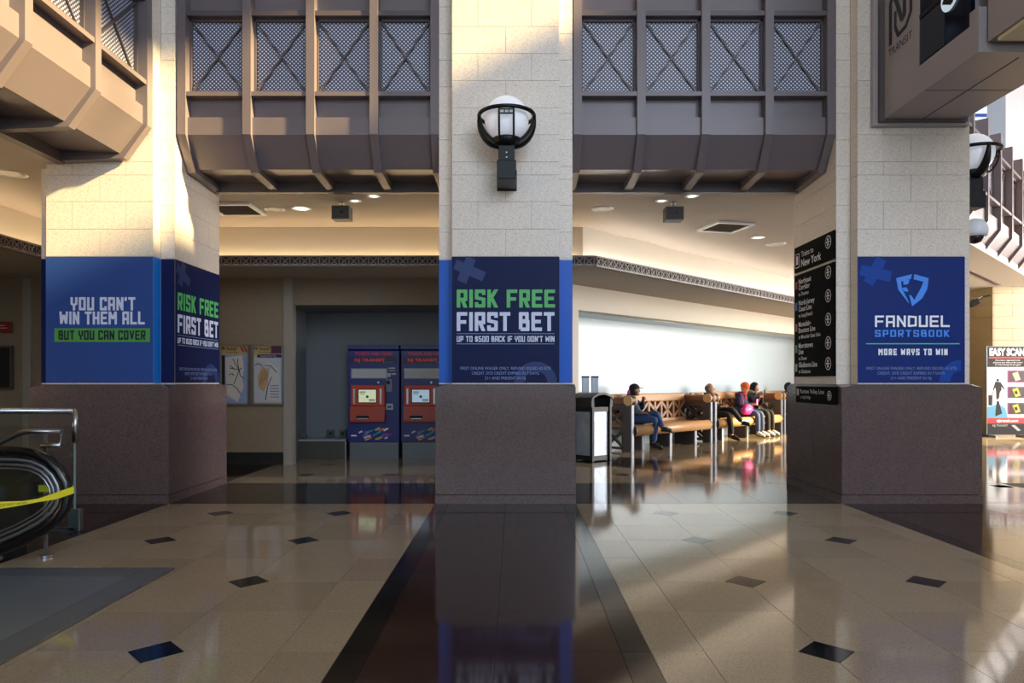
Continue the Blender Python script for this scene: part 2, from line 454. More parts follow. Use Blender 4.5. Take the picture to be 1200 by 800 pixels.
# floor beyond the band, tiles turned 45 degrees
d = .143
for i in range(0, 24):
    for j in range(0, 22):
        ua, ub = u1+i*T, u1+(i+1)*T; vb, va = 8.6-j*T, 8.6-(j+1)*T
        p = [uv(ua, va), uv(ub, va), uv(ub, vb), uv(ua, vb)]
        p = clip(p, 0, -1, -9.25); 
        if len(p) < 3: continue
        for (nu, nv) in ((ua,va),(ub,va),(ub,vb),(ua,vb)):
            iu = round((nu-u1)/T); iv = round((8.6-nv)/T)
            if iu % 2 == 1 and iv % 2 == 1 and iu > 0:
                cx, cy = uv(nu, nv)
                du = 1 if nu == ua else -1; dv = 1 if nv == va else -1
                ax, ay = (du-dv)*S2, (du+dv)*S2
                p = clip(p, -ax, -ay, -(ax*cx+ay*cy)-d)
                if nu == ub and nv == va: lay('diamond_inset', [uv(nu-d,nv),uv(nu,nv-d),uv(nu+d,nv),uv(nu,nv+d)], INSET)
        if len(p) >= 3: lay('floor_tile', p, TILE if (i*7+j*5) % 3 else TILEB)
flush()

# ================================================================== envelope
def wallbox(name, x0, x1, y0, y1, z0, z1, m=CREAM, label=None): return struct(name, MB().box(x0, x1, y0, y1, z0, z1), m, label)
ROOF = 12.6
W_ = MB()   # unseen hall east wall, its clerestory opening shaped to the sun beam
W_.box(9, 9.3, -8, 10.5, 0, 9.57).box(9, 9.3, -8, 10.5, 11.5, ROOF).box(9, 9.3, -8, -1.5, 9.57, 11.5).box(9, 9.3, 6.6, 10.5, 9.57, 11.5)
struct('wall_east', W_, STONE)
wf = MB()
for k in range(5): wf.box(9.1, 9.2, -1.5+k*2.0, -1.44+k*2.0, 9.57, 11.5)
wf.box(9.1, 9.2, -1.5, 6.6, 9.57, 9.62).box(9.1, 9.2, -1.5, 6.6, 11.45, 11.5)
win1 = struct('window_1', wf, METALD)
for k in range(4): MB().box(9.14, 9.15, -1.44+k*2.0, .5+k*2.0+.06, 9.62, 11.45).build('pane', GLASS, win1)
wallbox('wall_west', -9.3, -9, -8, 11.6, 0, 3.76, WALLT)
ws = MB().box(-9, 9, -8.3, -8, 0, 1.0).box(-9, 9, -8.3, -8, 11.5, ROOF)
struct('wall_south', ws, STONE)
wf = MB()
for k in range(10): wf.box(-9+k*2, -8.9+k*2, -8.2, -8.1, 1, 11.5)
for z in (1, 3.6, 6.2, 8.8, 11.4): wf.box(-9, 9.1, -8.2, -8.1, z, z+.1)
win2 = struct('window_2', wf, METALD)
for k in range(9): MB().box(-8.9+k*2, -7+k*2, -8.16, -8.15, 1.1, 11.4).build('pane', GLASS, win2)
# roofs
struct('ceiling_hall', MB().box(-9.3, 9.35, -8.3, 9.2, ROOF, ROOF+.2), CEIL)
struct('ceiling_wing', MB().box(5.2, 20.3, 9.2, 24, ROOF, ROOF+.2), CEIL)
# upper walls above the lobby openings
wallbox('wall_upper_north', -9, 5.1, 8.75, 8.95, 3.9, ROOF, STONE)
wallbox('wall_upper_west', -5.0, -4.85, -8, 8.75, 3.9, ROOF, STONE)
# right wing: unseen east wall added to limit the sun, north wall with high glazing
Wx = MB(); X0, X1 = 20.0, 20.3
Wx.box(X0, X1, 9, 12.7, 0, ROOF).box(X0, X1, 15.1, 24, 0, ROOF).box(X0, X1, 12.7, 15.1, 0, 3.3).box(X0, X1, 12.7, 15.1, 8.4, ROOF)
struct('wall_far_east', Wx, STONE)
wf = MB()
for k in range(7): wf.box(20.1, 20.2, 12.7+k*.39, 12.76+k*.39, 3.3, 8.4)  # bars added to stripe the sun patch on the floor
for z in (3.3, 5.8, 8.3): wf.box(20.1, 20.2, 12.7, 15.1, z, z+.1)
win3 = struct('window_3', wf, METALD)
for k in range(6): MB().box(20.14, 20.15, 12.76+k*.39, 13.09+k*.39, 3.4, 8.3).build('pane', GLASS, win3)
wallbox('wall_wing_south', 9.3, 20, 8.6, 9.0, 0, ROOF, STONE)
wallbox('wall_north', -9, 20, 24, 24.3, 0, 5.5, STONE)
wf = MB()
for k in range(15): wf.box(-9+k*2, -8.9+k*2, 24, 24.1, 5.5, ROOF)
for z in (5.5, 8.0, 10.5): wf.box(-9, 20, 24, 24.1, z, z+.1)
win4 = struct('window_4', wf, mat('blue_window_frame', '3a55a8', .4))
for k in range(14): MB().box(-8.9+k*2, -7+k*2, 24.04, 24.05, 5.6, ROOF).build('pane', GLASS, win4)
struct('trim_1', MB().box(14.15, 15.9, 20.0, 20.8, 3.9, ROOF), mat('grey_cladding', 'b9bcc4', .6), 'tall grey clad pier rising beyond the far balcony')

# ---- lobby ceiling and cove
cp = [(-9, -8), (-5.0, -8), (-5.0, 8.85), (4.9, 8.85), (13.4, 17.4), (13.4, 24), (-9, 24)]
lob = MB()
lob.prism([(-9,-8),(-5.0,-8),(-5.0,8.93),(-9,8.93)], 'z', 3.76, 3.9)
lob.prism([(-9,8.93),(4.75,8.93),(13.2,17.4),(13.2,24),(-9,24)], 'z', 3.76, 3.9)
struct('ceiling_lobby', lob, CEIL)
sof = MB()     # dropped soffit between fascia and walls (a trough is left open for the cove light)
sof.prism([(-6.42,-8),(-6.42,10.17),(-9,10.17),(-9,-8)], 'z', 3.03, 3.07)
sof.prism([(-9,10.17),(1.185,10.17),(1.185+13,23.17),(-1,23.17),(-9,23.17)], 'z', 3.03, 3.07)
struct('ceiling_soffit', sof, mat('soffit_paint', 'a79f94', .8))
cw = MB()
def wall_line(mb, p, q, th, z0, z1):
    p = Vector((*p, 0)); q = Vector((*q, 0)); d = (q-p).normalized(); n = Vector((-d.y, d.x, 0))*th
    mb.add([(*(a.xy), z) for z in (z0, z1) for a in (p, q, q+n, p+n)], [(0,3,2,1),(4,5,6,7),(0,1,5,4),(1,2,6,5),(2,3,7,6),(3,0,4,7)])
wall_line(cw, (-7.0,-8), (-7.0,10.85), .1, 3.07, 3.76); wall_line(cw, (-7.0,10.85), (1.078,10.85), .1, 3.07, 3.76); wall_line(cw, (1.078,10.85), (13.0,22.77), .1, 3.07, 3.76)
struct('wall_cove', cw, CREAM)
# lattice fascia: two chords, posts and crossed braces in front of a dark web
FZ0, FZ1 = 3.03, 3.19
fas = MB()
def fline(p, q):
    wall_line(fas, p, q, .02, FZ0, FZ1)
for p, q in (((-6.44,-8), (-6.44,10.17)), ((-6.42,10.19), (1.185,10.19)), ((1.17,10.185), (13.6,22.615))): fline(p, q)
fascia = struct('trim_2', fas, mat('fascia_web', '1b1613', .6), 'dark lattice fascia edging the cove above the lobby')
FB = mat('fascia_bronze', '6a5b52', .45)
ch = MB()
segs = [((-6.42,-2.0), (-6.42,10.17), (1,0)), ((-6.42,10.17), (1.185,10.17), (0,-1)), ((1.185,10.17), (13.6,22.585), (S2,-S2))]
pit = .1433
for si, (p, q, n) in enumerate(segs):
    p = Vector(p); q = Vector(q); L_ = (q-p).length; d2 = (q-p)/L_; n = Vector(n)
    for z in (FZ0+.012, FZ1-.012):
        a = p+n*.02; b = q+n*.02; ch.bar((*a, z), (*b, z), .024, .024)
    br = MB(); h = .052
    for sg in (1, -1): br.bar((-h, 0, -h*sg), (h, 0, h*sg), .012, .016)
    br.box(pit/2-.007, pit/2+.007, -.012, .008, -.07, .07)
    me = br.mesh('lattice_brace'); me.materials.append(FB)
    rz = math.atan2(d2.y, d2.x); rest = MB()
    for k in range(int(L_/pit)):
        c = p+d2*(k+.5)*pit+n*.012
        vis = (c.y > 6.8 and si == 0) or (si == 1) or (si == 2 and c.y < 16.2)
        if vis: inst('lattice_brace', me, fascia, (c.x, c.y, (FZ0+FZ1)/2), rz)
        else:
            for v_, f_ in ((br.v, br.f),):
                R = Matrix.Rotation(rz, 3, 'Z'); rest.add([R@Vector(v)+Vector((c.x, c.y, (FZ0+FZ1)/2)) for v in v_], f_)
    if rest.v: o = rest.build('lattice_far', FB, fascia); o['kind'] = 'stuff'
ch.build('chord', FB, fascia)
# cove light: a warm tube lying in the trough
WARM = mat('warm_cove_tube', 'ffffff', .5, emit=23, ecol=(1.0, .74, .44))
WARM2 = mat('soft_cove_tube', 'ffffff', .5, emit=30, ecol=(1.0, .93, .84))
for i, (p, q, m, nm) in enumerate((((-6.92,-2), (-6.92,10.6), WARM, 'warm glowing cove light tube in the left trough'), ((-6.7,10.77), (1.0,10.77), WARM, 'warm glowing cove light tube over the ticket machines'), ((1.16,10.80), (12,21.64), WARM2, 'pale cove light tube over the waiting benches'))):
    o = MB().tube([(*p, 3.2), (*q, 3.2)], .018, 8).build('cove_light', m); tag(o, nm, 'light')

# ---- lobby walls
HZ = 2.60
wb = MB().box(-9, -3.74, 11.34, 11.6, 0, 3.03)
struct('wall_back', wb, WALLT)
struct('wall_header', MB().box(-3.74, .34, 11.34, 11.6, HZ, 3.03), WALLT)
nc = MB().box(-3.94, -3.76, 11.6, 12.8, 0, HZ).box(-3.76, 0.1, 12.62, 12.8, 0, HZ+.1).box(-3.76, .3, 11.6, 12.62, HZ, HZ+.08)
struct('wall_niche', nc, PANELG)
struct('trim_3', MB().box(-3.74, -3.60, 11.30, 11.5, 0, HZ+.42), mat('pilaster_paint', '8f877c', .6), 'slim pale pilaster at the corner of the ticket machine niche')
struct('trim_4', MB().box(-7.98, -7.85, 11.30, 11.36, 0, 3.03), MATS['pilaster_paint'], 'slim pale pilaster on the dark wall left of the pillars')
struct('baseboard_back', MB().box(-9, -3.76, 11.30, 11.34, 0, .2), BLACK)
dg = MB()   # header of the bench recess, running at 45 degrees
def DP(x, y): return (x, y)
wall_line(dg, (.34,11.34), (1.13,12.13), .25, 0, HZ)
wall_line(dg, (.34,11.34), (12.6,23.6), .25, HZ, 3.03)
struct('wall_bench_header', dg, CREAM)
wr = MB()
o1 = Vector((1.13,12.13))+Vector((-S2,S2))*.25
wall_line(wr, (1.13-.61,12.13+.61), (12.4-.61,23.4+.61), .1, 0, HZ+.05)
struct('wall_bench', wr, PALE)
rc = MB(); rc.prism([(.9,12.36),(12.3,23.76),(11.6,24.4),(.2,12.9)], 'z', HZ, HZ+.05)
struct('ceiling_recess', rc, PALE)

# ================================================================== pillars
def pillar(cx, cy, label, low=0):
    t = thing('stone_pillar', label, 'pillar', (cx, cy, 0))
    h = HB; n = .16; top = 1.32
    b = MB()
    def corner(sx, sy): return (sx*h, sy*h, top-.13)
    # granite base: box whose four top corners slope down where the shaft is notched
    b.box(-h+.02, h-.02, -h+.02, h-.02, .1, top-.2)
    vs = []; fs = []
    vs += [(-h,-h,.10),(h,-h,.10),(h,h,.10),(-h,h,.10)]
    ring = [(-h,-h,top-.035),(-h+n,-h,top),(h-n,-h,top),(h,-h,top-.035),(h,-h+n,top),(h,h-n,top),(h,h,top-.035),(h-n,h,top),(-h+n,h,top),(-h,h,top-.035),(-h,h-n,top),(-h,-h+n,top)]
    vs += ring
    inn = [(-h+n,-h+n,top),(h-n,-h+n,top),(h-n,h-n,top),(-h+n,h-n,top)]; vs += inn
    R = lambda i: 4+i%12
    fs += [(0,1,R(3),R(2),R(1),R(0)),(1,2,R(6),R(5),R(4),R(3)),(2,3,R(9),R(8),R(7),R(6)),(3,0,R(0),R(11),R(10),R(9)),(0,3,2,1)]
    fs += [(R(0),R(1),16),(R(0),16,R(11)),(R(3),17,R(2)),(R(3),R(4),17),(R(6),18,R(5)),(R(6),R(7),18),(R(9),19,R(8)),(R(9),R(10),19)]
    fs += [(R(1),R(2),17,16),(R(4),R(5),18,17),(R(7),R(8),19,18),(R(10),R(11),16,19),(16,17,18,19)]
    m = MB(); m.add(vs, fs); m.build('granite_base', GRAN, t)
    MB().box(-h-.004, h+.004, -h-.004, h+.004, 0, .094).build('granite_plinth', GRAN, t)
    s = .755; core = MB().box(-s+.155, s-.155, -s+.155, s-.155, top, ROOF)
    core.box(-s+.165, s-.165, -s+.01, s-.01, 5.93, ROOF).box(-s+.01, s-.01, -s+.165, s-.165, 5.93, ROOF).box(-s+.17, s-.17, -s+.008, s-.008, top, 5.93).box(-s+.008, s-.008, -s+.17, s-.17, top, 5.93)
    core.build('shaft', GROUT, t)
    zs = [top, 1.53, 1.83, 2.13, 2.435, 2.74, 3.04, 3.345, 3.64, 3.785, 4.085, 4.385, 4.685, 4.985, 5.285, 5.59, 5.93]
    e = s-n   # .595
    for k in range(len(zs)-1):
        z0, z1 = zs[k]+.002, zs[k+1]-.002
        cuts = [-e, 0, e] if k % 2 else [-e, -e/2-.01, e/2-.01, e]
        for side in range(4):
            for i in range(len(cuts)-1):
                a, c = cuts[i]+.002, cuts[i+1]-.002
                key = (round(c-a, 3), round(z1-z0, 3))
                if key not in _blk:
                    q = MB().box(-(c-a)/2, (c-a)/2, 0, n-.003, -(z1-z0)/2, (z1-z0)/2); me = q.mesh('stone_block'); me.materials.append(STONE); _blk[key] = me
                ang = side*PI/2; x, y = (a+c)/2, -s
                inst('stone_block', _blk[key], t, (x*math.cos(ang)-y*math.sin(ang), x*math.sin(ang)+y*math.cos(ang), (z0+z1)/2), ang)
    return t
_blk = {}
CY = YB+HB
pillars = [pillar(PC[0], CY, 'left stone pillar, sunlit, wrapped in the blue advert reading YOU CAN\'T WIN THEM ALL'),
           pillar(PC[1], CY, 'middle stone pillar with the globe lamp on its front'),
           pillar(PC[2], CY, 'right stone pillar carrying the black train line list and the shield advert')]
t = thing('stone_pillar', 'distant tan stone column behind the red and black poster stand', 'pillar', (13.15, 18.6, 0))
MB().box(-.95, .95, -.9, .9, 0, 3.9).build('core', GROUT, t)
TAN = mat('tan_stone', 'a6936e', .5, noise=.08, nscale=3)
for k in range(13):
    z0, z1 = .3*k+.003, .3*k+.297
    for (a, c) in (((-.96, -.003), (.003, .96)) if k % 2 else ((-.96, -.48), (-.474, .474), (.48, .96))):
        MB().box(a, c, -.93, -.9, z0, z1).build('stone_block', TAN, t)
    MB().box(-.98, -.95, -.93, .9, z0, z1).build('stone_block', TAN, t)

# ---- advertising wraps
ZB, ZT = 1.335, 2.735
def wrap_small(P, x0, x1, m=DIMP):
    w_ = x1-x0; cx = (x0+x1)/2; u = w_/1.19
    for i, s_ in enumerate(('FIRST ONLINE WAGER ONLY. REFUND ISSUED AS SITE', 'CREDIT. SITE CREDIT EXPIRES IN 7 DAYS.', '21+ AND PRESENT IN NJ.')):
        tot = (.96, .72, .44)[i]*w_/1.12*.98
        P.put('lettering', font_text(s_, cx-tot/2, ZB+.147-i*.054, .032, cx+tot/2), m, .0066)
def risk(P, x0, x1):
    k = x1-x0; X = lambda f: x0+k*f
    P.p = P.put('vinyl_panel', rect(x0, x1, ZB, ZT), NAVY, .003)
    cr = []
    for (a, b, c, d_) in ((.03,.94,.30,.84),(.18,.99,.09,.80)):   # slanting cross motif
        p = Vector((X(a), ZB+(ZT-ZB)*b)); q = Vector((X(c), ZB+(ZT-ZB)*d_)); n = Vector((-(q-p).y, (q-p).x)).normalized()*.055
        cr.append([tuple(p-n), tuple(q-n), tuple(q+n), tuple(p+n)])
    P.put('cross_motif', cr, NAVY2, .0045)
    P.put('ring_motif', disc(X(.78), ZB+.0, k*.20, 16, k*.11, 0, PI), NAVY2, .0045)
    P.put('lettering', stroke_text('RISK FREE', X(.045), X(.96), ZB+.835, ZB+1.035), GREENP, .006, 'green blocky lettering')
    P.put('lettering', stroke_text('FIRST BET', X(.045), X(.955), ZB+.575, ZB+.785), PALEP, .006, 'pale blocky lettering')
    P.put('lettering', stroke_text("UP TO $500 BACK IF YOU DON'T WIN", X(.045), X(.955), ZB+.455, ZB+.52, t=.18), PALEP, .006)
    P.put('rule', rect(X(.045), X(.955), ZB+.543, ZB+.549)+rect(X(.045), X(.955), ZB+.430, ZB+.436), DIMP, .006)
    wrap_small(P, x0, x1)
s, e, n = .755, .595, .16
# middle
t = thing('advertising_wrap', 'dark navy vinyl advert around the middle pillar, green and white words', 'advertisement', (PC[1], CY, 0))
risk(Panel((0,-s,0), (1,0,0), (0,-1,0), t), -e, e)
for sg in (-1, 1):
    bs = MB()
    bs.box(sg*e if sg > 0 else -s, s if sg > 0 else -e, -e-.004, -e-.001, ZB, ZT-.01)
    bs.box(sg*e+(.001 if sg > 0 else -.004), sg*e+(.004 if sg > 0 else -.001), -s, -e, ZB, ZT-.01)
    bs.build('blue_side_strip', BLUEV, t)
# left
t = thing('advertising_wrap', 'blue and navy vinyl advert around the left pillar with a green word bar', 'advertisement', (PC[0], CY, 0))
P = Panel((0,-s,0), (1,0,0), (0,-1,0), t)
P.p = P.put('vinyl_panel', rect(-e, e, ZB, ZT), MIDB, .003)
z = lambda px: 1.35+(447-px)*7.7/815
X = lambda px: (px-602)*7.71/815-PC[0]
P.put('lettering', stroke_text("YOU CAN'T", X(83), X(159), z(363.5), z(348)), PALEP, .006)
P.put('lettering', stroke_text('WIN THEM ALL', X(70), X(170), z(380), z(364.8)), PALEP, .006)
P.put('green_bar', rect(X(64), X(176), z(400.5), z(384.5)), mat('green_vinyl', '4f9a45', .4), .006)
P.put('lettering', stroke_text('BUT YOU CAN COVER', X(69), X(171), z(398), z(387)), mat('navy_print', '0b1430', .5), .008)
MB().box(e+.001, e+.004, -s, -e-.005, ZB, ZT).build('blue_side_strip', mat('light_blue_vinyl', '1f7de0', .3), t)
MB().box(e+.006, s, -e-.004, -e-.001, ZB, ZT).build('navy_strip', NAVY, t)
MB().box(-s, -e, -e-.004, -e-.001, ZB, ZT).build('navy_strip', NAVY, t)
risk(Panel((s,0,0), (0,1,0), (1,0,0), t), -e, e)
# right
t = thing('advertising_wrap', 'deep blue vinyl advert on the right pillar with a light blue shield emblem', 'advertisement', (PC[2], CY, 0))
P = Panel((0,-s,0), (1,0,0), (0,-1,0), t)
X = lambda px: (px-602)*7.71/815-PC[2]
FDB = mat('deep_blue_vinyl', '1b3072', .45, spec=.12); FDM = mat('deep_blue_motif', '20489c', .45, spec=.12); FDL = mat('sky_blue_print', '3f8cf0', .5)
P.p = P.put('vinyl_panel', rect(-e, e, ZB, ZT), FDB, .003)
cr = []
for (a, b, c, d_) in ((1008,316,1044,324),(1033,303,1017,332)):
    p = Vector((X(a), z(b))); q = Vector((X(c), z(d_))); nn = Vector((-(q-p).y, (q-p).x)).normalized()*.06; cr.append([tuple(p-nn), tuple(q-nn), tuple(q+nn), tuple(p+nn)])
P.put('cross_motif', cr, FDM, .0045)
P.put('ring_motif', disc(X(1126), z(447), .24, 16, .12, PI*.5, PI), FDM, .0045)
C_ = lambda pts: [(X(1000+a/4.707), z(290+b/4.707)) for a, b in pts]
P.put('shield_emblem', [C_([(234,168),(322,146),(316,172),(262,186)]), C_([(234,168),(262,186),(266,226),(246,232)]), C_([(246,232),(266,226),(300,290),(306,310)]), C_([(272,182),(308,176),(302,200),(276,206)]), C_([(266,222),(290,218),(300,232),(300,244),(276,240)]),
    C_([(334,146),(414,168),(384,188),(330,174)]), C_([(414,168),(406,228),(372,220),(384,188)]), C_([(406,228),(378,280),(322,324),(340,278),(372,220)]), C_([(322,324),(306,262),(316,262),(336,290)])], FDL, .006)
P.put('lettering', stroke_text('FANDUEL', X(1025), X(1112.5), z(383), z(369.5), W=.72, t=.17, gap=.16), WHITE, .006, 'white capital lettering')
P.put('lettering', stroke_text('SPORTSBOOK', X(1025), X(1112.5), z(394.5), z(386.5), W=.6, t=.18, gap=.2), FDL, .006, 'sky blue capital lettering')
P.put('rule', rect(X(1014.5), X(1124), z(403.2), z(402)), mat('teal_print', '4fb3a5', .5), .006)
P.put('lettering', stroke_text('MORE WAYS TO WIN', X(1029), X(1110), z(416), z(408.5), t=.22, gap=.2), WHITE, .006)
wrap_small(P, -e, e)

# ================================================================== balconies
def balcony(label, loc, rz, ribs, ends=True, top=6.6, zr=0, upper=True, rw=.095):
    t = thing('balcony', label, 'balcony', loc, rz, 'metal clad balconies above the lobby')
    # rib: outer profile (y,z)
    outer = [(0, top), (0, 4.15), (.26, 3.79), (1.06, 3.755)]
    inner = [(1.06, 3.93), (.42, 3.93), (.22, 4.22), (.22, top)]
    rme = {}
    for i, x in enumerate(ribs):
        w_ = rw
        if w_ not in rme:
            q = MB()
            P_ = outer+inner
            for a, b in ((0, 1), (1, 2), (2, 3)):
                q.prism([outer[a], outer[b], inner[3-b], inner[3-a]], 'x', -w_/2, w_/2)
            me = q.mesh('rib'); me.materials.append(METAL); rme[w_] = me
        inst('rib', rme[w_], t, (x, 0, 0))
    for i in range(len(ribs)-1):
        a, b = ribs[i]+rw/2, ribs[i+1]-rw/2
        if upper: MB().box(a, b, .13, .16, 5.56, top).build('upper_panel', METAL, t)
        MB().box(a, b, .02, .16, 5.505, 5.56).build('ledge', METALD, t)
        MB().box(a, b, .14, .16, 4.64, 5.505).build('perforated_panel', PERF, t)
        fr = MB(); k = .022
        fr.box(a, b, .10, .14, 5.50-k, 5.505).box(a, b, .10, .14, 4.64, 4.64+k).box(a, a+k, .10, .14, 4.64, 5.50).box(b-k, b, .10, .14, 4.64, 5.50)
        fr.build('panel_frame', METALD, t)
        for (p, q_) in (((a+k, .118, 4.66), (b-k, .118, 5.48)), ((a+k, .128, 5.48), (b-k, .128, 4.66))):
            MB().bar(p, q_, .02, .02, (0,1,0)).build('cross_brace', METALD, t)
        MB().box(a, b, .0+.01, .16, 4.59, 4.64).build('ledge', METAL, t)
        MB().box(a, b, .13, .16, 4.35, 4.59).build('recessed_panel', METAL, t)
        MB().box(a, b, .05, .09, 4.16, 4.36).build('fascia_panel', METAL, t)
        MB().prism([(.05, 4.158), (.30, 3.84), (.33, 3.86), (.09, 4.17)], 'x', a, b).build('slope_panel', METAL, t)
        MB().prism([(.30, 3.842), (.93, 3.87), (.93, 3.90), (.31, 3.872)], 'x', a, b).build('soffit_panel', METAL, t)
    MB().box(ribs[0], ribs[-1], .93, 1.03, 3.745, 3.93).build('back_beam', METALD, t)
    return t
FY = 7.875
balcony('taupe metal balcony between the left and middle pillars, four perforated bays with sunlit ribs', (0, FY, 0), 0, [-3.765, -3.026, -2.306, -1.586, -.896])
balcony('taupe metal balcony between the middle and right pillars, four perforated bays in shade', (0, FY, 0), 0, [.725, 1.447, 2.18, 2.90, 3.60])
balcony('sunlit metal balcony running toward the viewer at upper left', (-4.0, 0, 0), PI/2, [1.9, 2.86, 3.82, 4.78, 5.74, 6.7, 7.64])
balcony('distant sunlit balcony seen past the right pillar', (5.30, 9.15, 0), PI/4, [0.05+k*1.05 for k in range(11)], top=5.95, upper=False)
# ================================================================== globe sconces
GLOBE = mat('opal_globe', 'eceef2', .25, emit=.25, ecol='eef2ff')
def sconce(label, loc, rz):
    t = thing('wall_sconce', label, 'lamp', loc, rz, 'globe wall lamps')      # wall at y=0, lamp stands out to -y ; z=0 globe centre
    g = -.34
    MB().ball((0, g, 0), .235, 28, 16).build('globe', GLOBE, t, smooth=True)
    ring = [(.292*math.cos(a), g+.292*math.sin(a), .03) for a in [2*PI*i/40 for i in range(40)]]
    m = MB().tube(ring, .021, 8, closed=True); m.build('ring', DARKM, t, smooth=True)
    for k in range(3):      # curved arms from ring down to the hub
        an = (PI*0, PI, PI*.5)[k]; P = []
        for i in range(10):
            f = i/9; r = .292*math.cos(f*PI/2*.86); z = .03-.30*math.sin(f*PI/2)
            P.append((r*math.cos(an), g+r*math.sin(an), z))
        MB().tube(P, [.018+.034*math.sin(i/9*PI*.62) for i in range(10)], 8, sx=1).build('arm', DARKM, t, smooth=True)
    for sx in (-.075, .075):
        P = [(sx, g-math.sqrt(max(.285**2-sx**2, 0))*math.cos(f*PI/2*.86), .03-.29*math.sin(f*PI/2)) for f in [i/9 for i in range(10)]]
        MB().tube(P, .011, 6).build('strap', DARKM, t)
    m = MB()
    yy = g-.28
    for z in (-.005, -.05): m.box(-.07, .07, yy-.008, yy+.008, z, z+.012)
    for x in (-.025, .02): m.box(x, x+.01, yy-.008, yy+.008, -.05, 0)
    m.build('strap_grille', DARKM, t)
    MB().lathe([(.02,-.33),(.10,-.30),(.17,-.235),(.155,-.215),(.05,-.25)], (0, g, 0), 24).build('cup', DARKM, t, smooth=True)
    MB().box(-.085, .085, g-.08, g+.08, -.47, -.30).build('neck_box', DARKM, t, bevel=.006)
    MB().box(-.10, .10, g-.10, 0, -.66, -.46).build('bracket_box', DARKM, t, bevel=.008)
    MB().box(-.11, .11, -.02, 0, -.67, -.44).build('wall_plate', DARKM, t, bevel=.004)
    for z in (-.38, -.43): MB().lathe([(.006,0),(.008,-.006)], (0, g-.085, z), 8, axis='y').build('screw', STEEL, t)
    return t
FR = YB+.02
sconce('globe wall lamp in a black cage on the front of the middle pillar', (-.075, FR, 4.13), 0)
sconce('globe wall lamp half hidden on the right side of the right pillar', (5.165, 8.35, 4.08), PI/2)
# dome camera
t = thing('dome_camera', 'white dome security camera on the right side of the right pillar', 'camera', (5.165, 8.3, 3.14))
WHP = mat('white_plastic', 'e6e8ec', .35)
MB().box(0, .03, -.07, .07, -.05, .09).build('wall_plate', WHP, t, bevel=.005)
MB().tube([(.02,0,.05),(.2,0,.10),(.34,0,.10)], .028, 10).build('bracket_arm', WHP, t, smooth=True)
MB().lathe([(.03,.15),(.09,.13),(.13,.06),(.14,-.02),(.125,-.06)], (.34,0,0), 24).build('housing', WHP, t, smooth=True)
MB().lathe([(.02,-.145),(.06,-.13),(.09,-.09),(.10,-.05)], (.34,0,0), 20).build('dome', mat('dark_dome', '17181c', .08), t, smooth=True)

# ================================================================== projecting sign box on the right pillar
SB = mat('sign_box_paint', '9c9394', .4, noise=.03, nscale=2)
t = thing('projecting_sign_box', 'grey metal sign box jutting from the right pillar toward the viewer at upper right', 'sign', (0, 0, 0))
x0, x1 = 4.05, 4.93; yb, yf = FR, 6.06
MB().box(x0-.10, x1+.08, yb-.07, yb, 4.16, 6.6).build('mounting_plate', SB, t, bevel=.01)
MB().box(x0-.05, x1+.03, yb-.12, yb-.07, 4.19, 6.6).build('mounting_collar', METALD, t)
q = MB(); q.box(x0, x1, yf, yb-.10, 4.22, 4.50).box(x0, x1, 6.95, yb-.10, 4.50, 6.6).box(x0, x1, yf, yf+.12, 4.50, 4.62).box(x0+.05, x1-.05, yf+.12, 6.95, 4.5, 6.6)
q.build('box_body', SB, t)
MB().box(x0+.01, x0+.05, yf+.12, 6.95, 4.50, 6.6).build('dark_screen', mat('dark_screen', '0a0d1c', .12), t)
MB().box(x0+.004, x0+.01, 6.55, 6.94, 4.52, 4.95).build('speaker_mesh', mat('speaker_mesh', '1c2433', .5, noise=.4, nscale=90), t)
MB().box(x0+.003, x0+.01, yf+.13, 6.95, 4.97, 5.01).build('screen_rail', BLACK, t)
MB().box(x0+.42, x0+.428, yf+.1, yb-.1, 4.217, 4.222).build('underside_seam', BLACK, t)
MB().box(x0, x1, 6.85, 6.856, 4.217, 4.222).build('underside_seam', MATS['taupe_painted_metal_frame'], t)
MB().box(x0+.07, x1+.6, 4.2, yf-.02, 4.30, 6.6).build('front_case', SB, t)
MB().box(x0+.10, x1+.55, 4.25, yf-.10, 4.27, 4.30).build('cream_underside', mat('cream_lit_underside', 'e6d9b8', .6), t)  # cream colour stands for light falling on the case underside
P = Panel((x0,0,0), (0,-1,0), (-1,0,0), t)
INK = mat('dark_blue_ink', '1b2233', .5)
# side face: a = -y.  visible letters: big rounded N mark and TRANSIT
def sy(px): return 4.05*815/(px-602)           # depth for a pixel on this face
def sz(px, py): return 1.35+(447-py)*sy(px)/815
a = lambda px: -sy(px)
nb = []
def ribbon(pts, w_):
    out = []
    for i in range(len(pts)-1):
        p = Vector(pts[i]); q_ = Vector(pts[i+1]); d_ = (q_-p).normalized(); n_ = Vector((-d_.y, d_.x))*w_/2
        out.append([tuple(p-n_-d_*w_*.18), tuple(q_-n_+d_*w_*.18), tuple(q_+n_+d_*w_*.18), tuple(p+n_-d_*w_*.18)])
    return out
A0, Z0 = a(1042), sz(1042, 54)
w_ = .062
A1 = a(1067)
LW = A1-A0
nb += ribbon([(A0+.03, Z0+.0), (A0+.03, Z0+.42), (A0+.05, Z0+.48), (A0+.10, Z0+.48), (A0+.14, Z0+.42), (A0+LW*.62, Z0+.16), (A0+LW*.74, Z0+.19), (A0+LW*.74, Z0+.66)], w_)
nb += ribbon([(A0+.125, Z0+.30), (A0+.125, Z0+.14), (A0+LW*.45, Z0+.03), (A0+LW*.8, Z0+.05), (A0+LW+.01, Z0+.16), (A0+LW+.01, Z0+.66)], w_*.8)
P.put('logo_mark', nb, INK, .003)
P.put('lettering', font_text('TRANSIT', A0-.01, Z0-.125, .085, A1+.035), INK, .003)
cz = sz(1113, -4); ca = a(1113)
